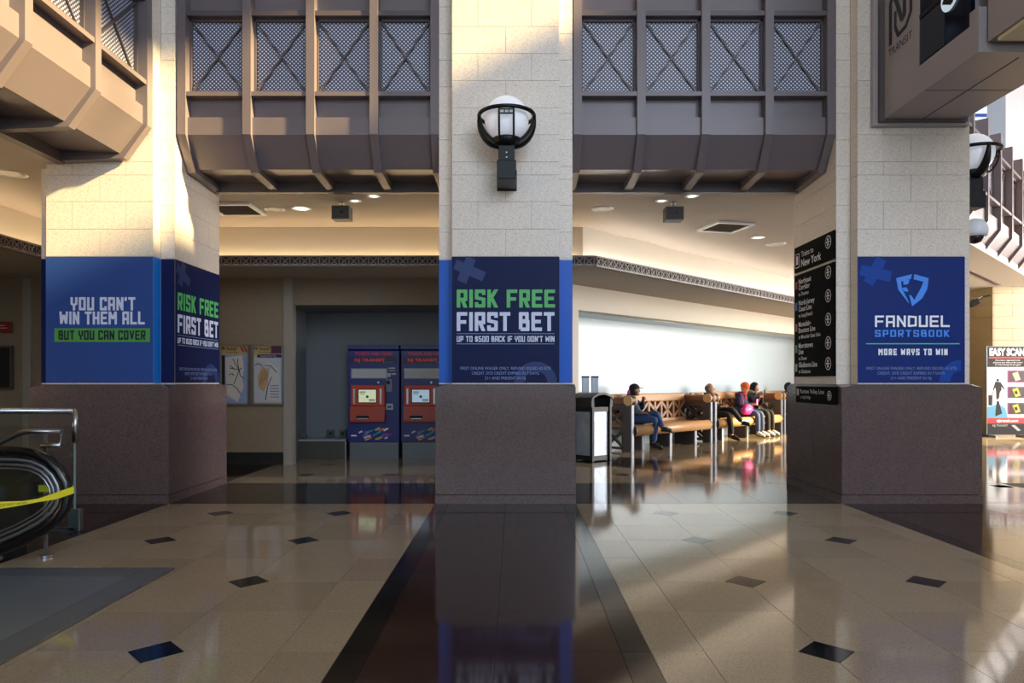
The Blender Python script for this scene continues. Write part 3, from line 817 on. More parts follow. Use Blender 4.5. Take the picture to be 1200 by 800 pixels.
P.put('white_roundel', disc(ca, cz, .13, 24), mat('lit_roundel', 'cfe4f5', .5, emit=.5), .003)
P.put('arrow_mark', ribbon([(ca-.09, cz+.0), (ca+.03, cz-.065), (ca+.09, cz+.02)], .05), BLACK, .005)

# ================================================================== line list sign on right pillar's left face
SIGNB = mat('sign_black', '08090a', .7, spec=.06)
xs = PC[2]-.755
t = thing('line_list_sign', 'black sign listing train lines to New York on the left face of the right pillar', 'sign', (xs, 0, 0))
P = Panel((0,0,0), (0,-1,0), (-1,0,0), t)
ya = lambda px: 3.65*815/(602-px)*-1*-1
yN, yFar = 7.87, 8.97
def col_z(py, y=7.9): return 1.35+(447-py)*y/815
ZT2, ZM1, ZM2, ZB2 = col_z(270), col_z(303), col_z(307), col_z(440.5)
MB().box(-.03, -.002, yN, yFar, ZM1, ZT2).build('header_plate', SIGNB, t, bevel=.003)
MB().box(-.03, -.002, yN, yFar, ZB2, ZM2).build('list_plate', SIGNB, t, bevel=.003)
P = Panel((-.03,0,0), (0,-1,0), (-1,0,0), t)
L0 = -yFar; W2 = yFar-yN
def fx(f): return L0+W2*f
P.put('lettering', font_text('Trains to', fx(.20), ZT2-.15, .068, bold=.012), WHITE, .003)
P.put('lettering', font_text('New York', fx(.20), ZT2-.275, .092, bold=.02), WHITE, .003)
P.put('train_icon', rect(fx(.04), fx(.15), ZT2-.27, ZT2-.09), WHITE, .003)
P.put('train_icon', rect(fx(.05), fx(.14), ZT2-.26, ZT2-.10)+[], SIGNB, .005)
P.put('train_icon', rect(fx(.07), fx(.12), ZT2-.23, ZT2-.12), WHITE, .007)
rows = [(('Northeast','Corridor','to Trenton'), 'a0404e'), (('North Jersey','Coast Line','to Long Branch'), '3a7fd0'), (('Montclair-','Boonton Line','to Montclair State Univ.'), 'b06a72'), (('Morristown','Line','to Dover'), '4fa07a'), (('Gladstone Line','to Gladstone'), '9cc7a4')]
zr = [ZM2-.07, ZM2-.34, ZM2-.61, ZM2-.88, ZM2-1.12]
for (ls, c_), zz in zip(rows, zr):
    P.put('line_square', rect(fx(.03), fx(.09), zz-.11, zz-.01), mat('line_'+c_, c_, .5), .003)
    for i, s_ in enumerate(ls):
        small = s_.startswith('to ')
        h_ = .046 if small else .062
        F = font_text(s_, fx(.13), zz-.055-i*.076, h_, bold=.012 if small else .02)
        P.put('lettering', F, WHITE, .003)
def icon(P, ca, cz, r):
    P.put('round_icon', disc(ca, cz, r, 20), WHITE, .003)
    P.put('round_icon', disc(ca, cz, r*.86, 20), SIGNB, .0045)
    P.put('round_icon', rect(ca-r*.6, ca+r*.6, cz-r*.1, cz+r*.1)+rect(ca-r*.28, ca-r*.05, cz-r*.6, cz-r*.2)+rect(ca+r*.05, ca+r*.28, cz-r*.6, cz-r*.2)+rect(ca-r*.28, ca-r*.05, cz+r*.2, cz+r*.6)+rect(ca+r*.05, ca+r*.28, cz+r*.2, cz+r*.6), WHITE, .006)
for zz in [ZT2-.11]+[z_-.03 for z_ in zr]: icon(P, fx(.88), zz, .075)
t = thing('small_line_sign', 'small black Raritan Valley Line sign on the granite base of the right pillar', 'sign', (PC[2]-HB-.004, 0, 0))
za, zb2 = col_z(453), col_z(474)
MB().box(-.03, -.002, 7.78, 8.86, zb2, za).build('plate', SIGNB, t, bevel=.003)
P = Panel((-.03,0,0), (0,-1,0), (-1,0,0), t); L0 = -8.86; W2 = 1.08
P.put('line_square', rect(fx(.03), fx(.09), zb2+.09, za-.03), mat('line_orange', 'c9b9a4', .5), .003)
P.put('lettering', font_text('Raritan Valley Line', fx(.13), za-.085, .05, fx(.75)), WHITE, .003)
P.put('lettering', font_text('to High Bridge', fx(.13), za-.15, .036), WHITE, .003)
icon(P, fx(.87), (za+zb2)/2, .055)

# ================================================================== lobby ceiling fittings
t0 = None
SPK = mat('speaker_grey', '4a4845', .5)
for (px, py, lab) in ((401, 250.5, 'grey box speaker hung from the ceiling left of the middle pillar'), (789, 251.5, 'grey box speaker hung from the ceiling right of the middle pillar')):
    y = 9.35; x = (px-602)*y/815; z_ = 1.35+(447-py)*y/815
    t = thing('hanging_speaker', lab, 'speaker', (x, y, z_), 0, 'box speakers hung from the lobby ceiling')
    MB().box(-.12, .12, -.10, .10, -.09, .09).build('cabinet', SPK, t, bevel=.008)
    MB().box(-.105, .105, -.106, -.10, -.075, .075).build('grille', mat('speaker_grille', '3a3836', .7, noise=.3, nscale=120), t)
    MB().lathe([(.02,0),(.02,.008)], (.02, -.115, 0), 12, axis='y').build('badge', DARKM, t)
    MB().tube([(0,0,.09),(0,0,3.76-z_)], .010, 8).build('rod', STEEL, t)
    MB().lathe([(.035,0),(.035,.02)], (0,0,3.74-z_), 12).build('ceiling_cap', STEEL, t)
def cpos(px, py, zc=3.76):
    y = (zc-1.35)*815/(447-py); return ((px-602)*y/815, y)
LAMPG = mat('downlight_lens', 'fff3dc', .4, emit=2.2, ecol=(1, .88, .68))
LAMPO = mat('downlight_off', 'b8b0a2', .4)
for (px, py, r, on, lab) in ((353,244,.10,1,'small lit downlight between the vent and the left speaker'),(322,245,.11,0,'dark round ceiling light right of the left vent'),(438,229.5,.06,1,'tiny lit spot right of the left speaker'),(416,235,.05,1,'tiny lit spot above the left speaker'),
        (706,244.5,.12,0,'dark round ceiling light nearest right of the middle pillar'),(811,229.5,.06,1,'tiny lit spot right of the right speaker'),(775,235,.05,1,'tiny lit spot left of the right speaker rod'),(888,278,.08,1,'small lit downlight beyond the square vent'),(909,285.5,.14,0,'dark round ceiling light farthest right'),(13,203,.14,0,'dark round ceiling light at the far left')):
    x, y = cpos(px, py)
    t = thing('downlight', lab, 'light', (x, y, 3.76), 0, 'round lights recessed in the lobby ceiling')
    MB().lathe([(r, -.001), (r+.03, -.012), (r+.035, -.001)], (0,0,0), 20).build('trim_ring', WHP, t)
    MB().lathe([(r*.99, -.004), (r*.9, -.008)], (0,0,0), 20).build('lens', LAMPG if on else LAMPO, t)
for (px, py, lab) in ((276, 244, 'square slatted ceiling vent beside the left pillar'), (850, 265, 'square slatted ceiling vent above the benches')):
    x, y = cpos(px, py)
    t = thing('ceiling_vent', lab, 'vent', (x, y, 3.757), 0 if px < 500 else .25, 'square vents in the lobby ceiling')
    for (a_, b_, c_, d_) in ((-.32,.32,-.32,-.27),(-.32,.32,.27,.32),(-.32,-.27,-.27,.27),(.27,.32,-.27,.27)): MB().box(a_, b_, c_, d_, -.03, 0).build('frame', WHP, t)
    MB().box(-.27, .27, -.27, .27, -.004, 0).build('backing', BLACK, t)
    for k in range(9):
        MB().bar((-.26, -.24+k*.06, -.014), (.26, -.24+k*.06, -.014), .004, .03, (0,.7,.7)).build('slat', mat('vent_slat', '9a958c', .5), t)
# soffit fitting over the benches; spot added for sun glow bounced off the floor
x, y = cpos(760, 356, 3.03)
t = thing('soffit_light', 'round lit fitting in the soffit over the benches', 'light', (x, y, 3.03))
MB().lathe([(.16,-.002),(.19,-.02),(.20,-.002)], (0,0,0), 24).build('trim_ring', WHP, t)
MB().lathe([(.155,-.004),(.14,-.012)], (0,0,0), 24).build('lens', mat('soffit_lens', 'ffffff', .4, emit=14, ecol=(1,.93,.82)), t)
ld_ = bpy.data.lights.new('bounce_glow_spot', 'SPOT'); lo_ = bpy.data.objects.new('bounce_glow_spot', ld_); COL.objects.link(lo_); lo_.parent = t; lo_.location = (0,0,-.04); ld_.energy = 150; ld_.spot_size = 2.9; ld_.spot_blend = .8; ld_.shadow_soft_size = .12; ld_.color = (1,.95,.86)

# ================================================================== ticket machines
TB = mat('ticket_machine_blue', '141e72', .35); TO = mat('ticket_machine_orange', 'c8401c', .4); TOD = mat('ticket_machine_orange_flap', 'a83416', .4)
def tvm(label, x, y, scr):
    t = thing('ticket_machine', label, 'ticket machine', (x, y, 0), 0, 'blue ticket machines in the niche')
    s_ = y/815.; X_ = lambda px: (px-602)*s_-x; Z_ = lambda py: 1.35+(447-py)*s_
    d0 = 407.5 if x < -2.4 else 469.5
    q = lambda px: X_(px+ (d0-407.5))
    W0, W1 = q(408), q(468)
    MB().box(W0, W1, 0, .48, Z_(518), Z_(404)).build('cabinet', TB, t, bevel=.008)
    MB().box(W0+.02, W1-.02, .04, .46, 0, Z_(518)).build('steel_plinth', mat('plinth_steel', '6d6f73', .45, metal=.7, noise=.1), t)
    MB().prism([(0, Z_(411)), (-.05, Z_(409)), (-.05, Z_(404.5)), (0, Z_(404))], 'x', W0, W1).build('hood', TB, t)
    MB().box(W0+.03, W1-.03, -.012, 0, Z_(425), Z_(417.5)).build('name_band', mat('name_band', '1a1246', .4), t)
    P = Panel((0,0,0), (1,0,0), (0,-1,0), t)
    RED = mat('red_print', 'c8341e', .5, emit=.25)
    P.put('led_text', font_text('TICKETS AND PASSES', q(416), Z_(416), .05, q(460)), mat('led_red', 'b02018', .5, emit=.4), .006)
    P.put('lettering', font_text('NJ TRANSIT', q(416), Z_(423.6), .055, q(451), bold=.015), RED, .014, 'red lettering')
    P.put('lettering', font_text('tickets', q(449), Z_(425), .028, q(461)), DIMP, .014)
    MB().box(q(411.5), q(454), -.02, 0, Z_(443.5), Z_(431.5)).build('info_frame', STEELB, t, bevel=.003)
    MB().box(q(413), q(452.7), -.024, -.018, Z_(442.5), Z_(432.5)).build('info_panel', mat('grey_info', 'b3b5b8', .5), t)
    MB().box(q(412.5), q(452), -.10, 0, Z_(475.5), Z_(451)).build('touchscreen_housing', TO, t, bevel=.012); hs_ = LAST[0]
    MB().prism([(0, Z_(475.5)), (-.10, Z_(475.5)), (-.13, Z_(491)), (-.13, Z_(494)), (0, Z_(494))], 'x', q(412), q(452.5)).build('ticket_flap', TOD, t, bevel=.006); fl_ = LAST[0]
    MB().box(q(421), q(443), -.108, -.10, Z_(472), Z_(455.5)).build('screen_bezel', BLACK, hs_)
    MB().box(q(422), q(442), -.112, -.107, Z_(471), Z_(456.5)).build('screen', scr, hs_)
    Ps = Panel((0,-.112,0), (1,0,0), (0,-1,0), hs_)
    Ps.put('screen_graphic', rect(q(423), q(430), Z_(459.5), Z_(458.5))+rect(q(423.5), q(429), Z_(461.5), Z_(460.7))+rect(q(434), q(441), Z_(468.5), Z_(467.4))+rect(q(434), q(441), Z_(470), Z_(469.3))+disc(q(432), Z_(464.5), .025, 8), mat('screen_ink', '3a4a44', .5), .002)
    for sx in (415.5, 446.5): MB().box(q(sx), q(sx+2.3), -.118, -.10, Z_(473), Z_(455)).build('steel_rail', STEEL, hs_, bevel=.003)
    MB().box(q(419.5), q(434), -.135, -.12, Z_(489.5), Z_(486.5)).build('ticket_slot', BLACK, fl_)
    MB().box(q(421), q(433), -.139, -.12, Z_(490.4), Z_(489.4)).build('slot_lip', STEEL, fl_)
    MB().box(q(452.8), q(460), -.03, 0, Z_(459), Z_(444)).build('card_reader', mat('reader_grey', '6a6c72', .4, metal=.6), t, bevel=.004)
    MB().lathe([(.03,0),(.035,-.02)], ((q(455.5)), -.03, Z_(448)), 12, axis='y').build('coin_slot', DARKM, t)
    MB().box(q(452.8), q(461), -.03, 0, Z_(480), Z_(472.5)).build('note_slot', STEELB, t, bevel=.004)
    MB().box(q(454.5), q(459), -.034, -.028, Z_(477.5), Z_(475.5)).build('slot', BLACK, t)
    P.put('label', rect(q(455.5), q(463), Z_(432), Z_(430.5))+rect(q(456), q(463), Z_(434.5), Z_(433.8))+rect(q(454), q(458), Z_(441.5), Z_(437))+rect(q(458.6), q(464), Z_(439), Z_(437.2)), mat('grey_print', 'a8aab2', .5), .004)
    MB().lathe([(.014,0),(.018,-.012)], (q(443.5), 0, Z_(448)), 10, axis='y').build('lock', STEEL, t)
    # bright sticker made of slanted colour strokes
    random.seed(3); cols = ['d86a3a', '3a68c8', 'cfd2dc', '8a3ab0', '2a9ab0', 'd8b23a', 'e8e8f0']
    for i in range(26):
        u_ = random.random(); v_ = random.random(); cx_ = q(421+u_*36); cz_ = Z_(514-v_*13*(1-.5*abs(u_-.6))); l_ = .05+random.random()*.09; an = .35+random.random()*.4
        p0 = Vector((cx_-l_/2*math.cos(an), cz_-l_/2*math.sin(an)*.6)); p1 = Vector((cx_+l_/2*math.cos(an), cz_+l_/2*math.sin(an)*.6)); n_ = Vector((0,.014))
        P.put('sticker_stroke', [[tuple(p0-n_), tuple(p1-n_), tuple(p1+n_), tuple(p0+n_)]], mat('sticker_'+cols[i%7], cols[i%7], .5), .003+i*.0004)
    P.put('label', rect(q(411.5), q(418), Z_(511), Z_(509.5)), WHITE, .003)
    return t
y = 12.1; s_ = y/815
tvm('left blue and orange ticket machine with a pale green screen', (437.5-602)*s_, y, mat('screen_green', 'cfd8b4', .3, emit=.55, ecol='cfd8b4'))
tvm('right blue and orange ticket machine with a light blue screen, partly behind the pillar', (499.5-602)*s_, y, mat('screen_blue', 'a8c4d8', .3, emit=.5, ecol='a8c4d8'))
# granite curb in the niche
t = thing('stone_curb', 'low dark stone curb with a pale ledge left of the ticket machines', 'ledge', (0, 0, 0))
MB().box(-3.755, -2.93, 12.12, 12.6, 0, .31).build('curb_block', mat('curb_stone', '4a463f', .4, speck='34312c', noise=.1), t)
MB().box(-3.758, -2.92, 12.10, 12.61, .312, .345).build('ledge_slab', mat('ledge_pale', '8f9499', .3), t, bevel=.004)
MB().box(-2.935, -2.915, 12.10, 12.6, 0, .345).build('end_trim', STEEL, t)
for k, (px, lab) in enumerate(((388, 'left socket box on the niche ledge'), (402, 'right socket box on the niche ledge'))):
    x = (px-602)*12.55/815
    t = thing('socket_box', 'small grey '+lab, 'outlet', (x, 12.55, .35)); MB().box(-.06-.02*(1-k), .06, -.03, .03, 0, .13).build('box', SPK, t, bevel=.006); MB().box(-.03, .03, -.034, -.028, .04, .09).build('socket', BLACK, t)
MB_ = MB().box(-.05, .05, -.03, .03, 0, .10)
o = MB_.build('junction_box', SPK, bevel=.005); o.location = (-3.68, 12.2, .35); tag(o, 'dark junction box at the left end of the niche ledge', 'box')

# ================================================================== map posters
def poster(label, px0, px1, kind):
    y = 11.30; k = y/815; x0 = (px0-602)*k; x1 = (px1-602)*k; z0 = 1.35+(447-474.5)*k; z1 = 1.35+(447-404)*k
    t = thing('map_poster', label, 'poster', ((x0+x1)/2, y, z0), 0, 'framed transit maps')
    w_ = (x1-x0)/2; h_ = z1-z0
    for (a_, b_, c_, d_) in ((-w_, -w_+.025, 0, h_), (w_-.025, w_, 0, h_), (-w_+.025, w_-.025, 0, .03), (-w_+.025, w_-.025, h_-.02, h_)): MB().box(a_, b_, -.035, 0, c_, d_).build('frame_rail', STEELB, t)
    MB().box(-w_+.02, w_-.02, -.015, 0, .02, h_-.01).build('backing', mat('poster_tan', 'b5a27c', .5), t)
    P = Panel((0,-.015,0), (1,0,0), (0,-1,0), t)
    f = lambda u, v: (-w_+.025+u*(2*w_-.05), .03+v*(h_-.05))
    def pol(name, pts, m, off): P.put(name, [[f(*p) for p in pts]], m, off)
    GW = mat('map_grey', 'b9b7b2', .5); LB = mat('map_water', '7f90b4', .5); OR = mat('map_tan', 'b58e66', .5)
    pol('header_band', [(0,.86),(1,.86),(1,1),(0,1)], mat('map_header', 'a8905c', .5), .002)
    P.put('lettering', font_text('TRANSIT', f(.18,.93)[0], f(0,.925)[1], .045, f(.62,.93)[0], bold=.02), BLACK, .005)
    P.put('lettering', [[f(.02,.93),f(.05,.93),f(.05,.985),f(.02,.985)],[f(.05,.985),f(.10,.93),(f(.10,.93)[0]+.012,f(0,.93)[1]),f(.07,.985)],[f(.10,.93),f(.13,.93),f(.13,.985),f(.10,.985)]], BLACK, .005)
    P.put('lettering', font_text('Transit Map', f(.18,.93)[0], f(0,.875)[1], .03, f(.62,.93)[0]), BLACK, .005)
    if kind == 0:
        for dx in (0, .12): pol('magenta_slash', [(.70+dx,.99),(.78+dx,.99),(.88+dx,.90),(.80+dx,.90)], mat('map_magenta', '8a2438', .5), .004)
        pol('map_sheet', [(.0,0),(1,0),(1,.85),(.0,.85)], LB, .002)
        pol('legend_bar', [(.02,.2),(.14,.2),(.14,.84),(.02,.84)], BLACK, .004)
        pol('map_land', [(.16,.80),(.80,.84),(.86,.60),(.80,.42),(.86,.30),(.62,.02),(.18,.16),(.20,.30),(.16,.5)], GW, .004)
        LN = BLACK
        for pts in ([(.30,.62),(.50,.60),(.68,.58),(.78,.62)],[(.34,.66),(.45,.62),(.5,.60)],[(.68,.58),(.72,.48),(.86,.44)],[(.68,.58),(.55,.42),(.48,.34)],[(.2,.32),(.4,.33),(.58,.27),(.74,.16)],[(.45,.78),(.52,.7),(.68,.58)],[(.62,.78),(.64,.66),(.68,.58)],[(.30,.50),(.42,.52),(.48,.48)]):
            P.put('rail_line', ribbon([f(*p) for p in pts], .012), LN, .006)
    else:
        pol('corner_photo', [(.62,.87),(1,.87),(1,1),(.62,1)], mat('map_maroon', '4a1c34', .5), .004)
        pol('navy_title_bar', [(.12,.80),(1,.80),(1,.855),(.12,.855)], mat('map_navy', '182454', .5), .004)
        P.put('lettering', font_text('Newark Street Map', f(.25,0)[0], f(0,.815)[1], .022, f(.8,0)[0]), PALEP, .006)
        pol('map_sheet', [(.02,.02),(.98,.02),(.98,.79),(.02,.79)], mat('map_sheet_grey', 'a9adb6', .5), .002)
        pol('map_land', [(.30,.66),(.42,.60),(.52,.50),(.50,.36),(.36,.20),(.18,.28),(.14,.46)], OR, .004)
        pol('map_land', [(.36,.66),(.56,.72),(.88,.60),(.94,.30),(.80,.05),(.50,.08),(.52,.36),(.56,.52),(.44,.62)], GW, .004)
        for i in range(7): P.put('street_line', ribbon([f(.18+i*.05,.30+i*.02),f(.28+i*.05,.56+i*.015)], .006), mat('street_line', '6b5136', .5), .006)
        for pts in ([(.40,.66),(.60,.66),(.82,.54)],[(.42,.06),(.50,.30),(.64,.46)],[(.06,.66),(.14,.70),(.3,.66)]): P.put('rail_line', ribbon([f(*p) for p in pts], .012), BLACK, .006)
        for i in range(5):
            P.put('legend_text', [[f(.58+.0,.10+i*.05),f(.9,.10+i*.05),f(.9,.118+i*.05),f(.58,.118+i*.05)]], mat('map_text', '73778c', .5), .006)
poster('framed rail map with black lines and a dark legend bar, left of the pair', 258, 292.5, 0)
poster('framed street map with a tan district, right of the pair', 296, 332.5, 1)
# far left wall: red sign and framed case
t = thing('red_wall_sign', 'small dark red sign high on the dark wall at far left', 'sign', ((3-602)*11.32/815, 11.32, 0)); k = 11.32/815
MB().box(-.16, .16, -.03, 0, 1.35+57*k, 1.35+70*k).build('plate', mat('dark_red_sign', '7a1f1c', .4), t, bevel=.004)
Panel((0,-.03,0), (1,0,0), (0,-1,0), t).put('lettering', rect(-.10, .10, 1.35+62*k, 1.35+63.2*k)+rect(-.10, .06, 1.35+65*k, 1.35+66.2*k), mat('pink_print', 'c98a84', .5), .002)
t = thing('poster_case', 'empty dark framed display case below the red sign at far left', 'frame', ((-2-602)*11.32/815, 11.32, 0))
z0, z1 = 1.35-9*k, 1.35+42*k
for (a_, b_, c_, d_) in ((-.28,-.25,z0,z1),(.22,.25,z0,z1),(-.25,.22,z0,z0+.03),(-.25,.22,z1-.03,z1)): MB().box(a_, b_, -.05, 0, c_, d_).build('frame_rail', mat('case_bronze', '4a4038', .4), t)
MB().box(-.25, .22, -.02, 0, z0+.03, z1-.03).build('dark_panel', BLACK, t)

# ================================================================== litter bin and posts
t = thing('litter_bin', 'square black and steel litter bin with an arched top beside the middle pillar', 'bin', (1.34, 11.95, 0), math.radians(40))
w_ = .215
SB2 = mat('bin_steel', '8f99a6', .38, metal=.7, noise=.35, nscale=7, bump=.5, bscale=14)
for sx in (-1, 1):
    for sy_ in (-1, 1): MB().box(sx*w_-.028, sx*w_+.028, sy_*w_-.028, sy_*w_+.028, 0, .98).build('corner_post', DARKM, t, bevel=.006)
MB().box(-w_, w_, -w_, w_, .02, .10).build('bottom_rail', DARKM, t)
MB().box(-w_-.01, w_+.01, -w_-.01, w_+.01, .84, .92).build('top_rail', DARKM, t)
for sx in (-1, 1): MB().box(sx*(w_-.012)-.006, sx*(w_-.012)+.006, -w_+.03, w_-.03, .10, .84).build('steel_panel', SB2, t)
for sy_ in (-1, 1): MB().box(-w_+.03, w_-.03, sy_*(w_-.012)-.006, sy_*(w_-.012)+.006, .10, .84).build('steel_panel', SB2, t)
dome = MB()
N_ = 12
for i in range(N_):
    a0, a1 = -1+2*i/N_, -1+2*(i+1)/N_
    h0, h1 = 1.08+.085*(1-a0*a0), 1.08+.085*(1-a1*a1)
    dome.add([(a0*(w_+.05), y_, h) for y_ in (-w_-.05, w_+.05) for h in (h0-.035,)]+[(a0*(w_+.05), -w_-.05, h0),(a0*(w_+.05), w_+.05, h0),(a1*(w_+.05), -w_-.05, h1-.035),(a1*(w_+.05), w_+.05, h1-.035),(a1*(w_+.05), -w_-.05, h1),(a1*(w_+.05), w_+.05, h1)],
        [(0,4,6,2),(1,3,7,5),(2,6,7,3),(0,1,5,4)])
dome.build('arched_lid', DARKM, t, smooth=False)
for sx in (-1, 1): MB().box(sx*(w_+.015)-.03, sx*(w_+.015)+.03, -w_-.03, w_+.03, .92, 1.07).build('lid_side', DARKM, t)
for i, (px, lab) in enumerate(((686, 'left one of two ribbed steel posts rising behind the litter bin'), (697, 'right one of two ribbed steel posts rising behind the litter bin'))):
    y = 12.75 if i == 0 else 12.7; x = (px-602)*y/815
    t = thing('steel_post', lab, 'post', (x, y, 0), 0, 'steel posts behind the bin')
    MB().lathe([(.075,0),(.075,.02),(.06,.03)], (0,0,0), 20).build('foot', STEELB, t)
    MB().box(-.06, .06, -.05, .05, .03, 1.44).build('shaft', STEELB, t, bevel=.012)
    for k in range(6): MB().box(-.052+k*.018, -.046+k*.018, -.056, -.05, 1.1, 1.42).build('rib', STEEL, t)
    MB().box(-.065, .065, -.055, .055, 1.42, 1.45).build('cap', DARKM, t)

# ================================================================== benches
OAK = mat('oak_wood', 'b98b5c', .42, noise=.22, nscale=6, stretch=(1, 8, 8), spec=.5)
OAKE = mat('oak_end_grain', 'd6a56c', .5, noise=.1)
BP = mat('bench_panel_brown', '4c443f', .5, noise=.05)
SIL = mat('silver_trim', '8b8f98', .45, metal=.15)
def bench(label, u, L_, zr):
    # local: x along the bench, -y to the front, origin at the front left foot
    px, py = 2.28+u*S2, 13.30+u*S2
    t = thing('waiting_bench', label, 'bench', (px, py, 0), PI/4, 'wooden waiting benches')
    D = .80
    for ex in (0, L_):
        MB().box(ex-.04, ex+.04, 0, .03, 0, .90).build('silver_post', SIL, t, bevel=.004)
        s_ = 1 if ex else -1
        pn = t
        q = MB().box(ex-.045, ex+.045, .03, .20, 0, .90).box(ex-.045, ex+.045, .66, .80, 0, .90).box(ex-.045, ex+.045, .20, .66, .80, .90).box(ex-.045, ex+.045, .20, .66, .42, .47)
        e_ = q.build('end_panel', BP, t)
        for (z0_, z1_) in ((.06, .42), (.47, .80)):
            MB().bar((ex, .20, z0_), (ex, .66, z1_), .05, .05, (1,0,0)).build('lattice_bar', BP, e_)
            MB().bar((ex, .66, z0_), (ex, .20, z1_), .05, .05, (1,0,0)).build('lattice_bar', BP, e_)
        MB().box(ex-.045, ex+.045, .22, .64, .04, .08).build('lattice_bar', BP, e_)
        MB().lathe([(.105, -.055), (.105, .055)], (ex, .06, .985), 24, axis='x').build('roll_end', DARKM if False else mat('dark_oak_band', '2a1a12', .5), t)
        MB().lathe([(.10, -.085), (.10, -.055)] if ex == 0 else [(.10, .055), (.10, .085)], (ex, .06, .985), 24, axis='x').build('roll_face', OAKE, t)
        MB().lathe([(.10, .055), (.10, .10)] if ex == 0 else [(.10, -.10), (.10, -.055)], (ex, .06, .985), 24, axis='x').build('roll_face', OAKE, t)
        MB().box(ex-.06, ex+.06, .06, D, .90, 1.05).build('arm_rest', mat('oak_arm', '7a4a2a', .45, noise=.15, nscale=6), t, bevel=.03)
    MB().tube([(.07, .05, .40), (L_-.07, .05, .40)], .105, 20).build('seat_roll', OAK, t, smooth=True)
    for ex in (.06, L_-.06): MB().lathe([(.107,-.012),(.107,.012)], (ex, .05, .40), 20, axis='x').build('roll_band', MATS['dark_oak_band'], t)
    MB().box(.05, L_-.05, .06, .66, .40, .49).build('seat', OAK, t, bevel=.02)
    # back: top rail, bottom rail, lattice between
    MB().box(.05, L_-.05, .64, .72, .92, 1.10).build('back_rail', OAK, t, bevel=.03)
    MB().box(.05, L_-.05, .62, .70, .49, .56).build('back_rail', OAK, t, bevel=.01)
    BL = mat('oak_back_lattice', '9a7352', .5, noise=.1)
    nb_ = max(2, round((L_-.1)/.52)); bw = (L_-.1)/nb_
    MB().box(.05, L_-.05, .70, .715, .56, .92).build('back_web', mat('back_web_dark', '30231a', .6), t)
    for k in range(nb_):
        a_, b_ = .05+k*bw, .05+(k+1)*bw
        MB().bar((a_, .665, .56), (b_, .665, .92), .06, .05, (0,1,0)).build('lattice_bar', BL, t)
        MB().bar((b_, .672, .56), (a_, .672, .92), .06, .05, (0,1,0)).build('lattice_bar', BL, t)
        MB().box((a_+b_)/2-.035, (a_+b_)/2+.035, .64, .69, .56, .92).build('lattice_post', BL, t)
        MB().box(a_-.03, a_+.03, .635, .69, .56, .92).build('lattice_post', BL, t)
    # legs below the seat
    n_ = max(1, round(L_/1.4))
    for k in range(n_+1):
        x_ = .5+(L_-1.0)*k/n_
        MB().box(x_-.04, x_+.04, .10, .13, 0, .40).build('leg', SIL, t)
        MB().box(x_-.04, x_+.04, .13, .60, 0, .39).build('support', BP, t)
    return t
bench('long oak waiting bench nearest the litter bin, with one person in blue jeans', 0, 2.98, 0)
bench('middle oak waiting bench with the bald man and two people in dark coats', 3.17, 3.40, 0)
bench('farthest oak waiting bench, mostly hidden behind the right pillar', 6.76, 2.6, 0)
# ================================================================== people
SKIN = mat('skin_warm', 'c58f72', .5); SKIN2 = mat('skin_dark', '8a5a44', .5)
def skinned(name, verts, edges, radii, m, parent=None, sub=2, root=0, merge=None):
    me = bpy.data.meshes.new(name); me.from_pydata(verts, edges, [])
    o = bpy.data.objects.new(name, me); COL.objects.link(o)
    md = o.modifiers.new('skin', 'SKIN'); md.use_smooth_shade = True
    for i, r in enumerate(radii):
        r = r if isinstance(r, tuple) else (r, r)
        me.skin_vertices[0].data[i].radius = r
    me.skin_vertices[0].data[root].use_root = True
    o.modifiers.new('sub', 'SUBSURF').levels = sub; o.modifiers['sub'].render_levels = sub
    dg = bpy.context.evaluated_depsgraph_get(); nm = bpy.data.meshes.new_from_object(o.evaluated_get(dg))
    bpy.data.objects.remove(o)
    if merge:
        b = bmesh.new(); b.from_mesh(nm); t_ = bpy.data.meshes.new('t'); t_.from_pydata(merge.v, [], merge.f); b.from_mesh(t_); bmesh.ops.recalc_face_normals(b, faces=b.faces); b.to_mesh(nm); b.free()
    nm.name = name; nm.materials.clear(); nm.materials.append(m)
    for p in nm.polygons: p.use_smooth = True
    o = bpy.data.objects.new(name, nm); COL.objects.link(o)
    if parent: o.parent = parent
    return o
def lerp(a, b, t): return tuple(a[i]+(b[i]-a[i])*t for i in range(3))
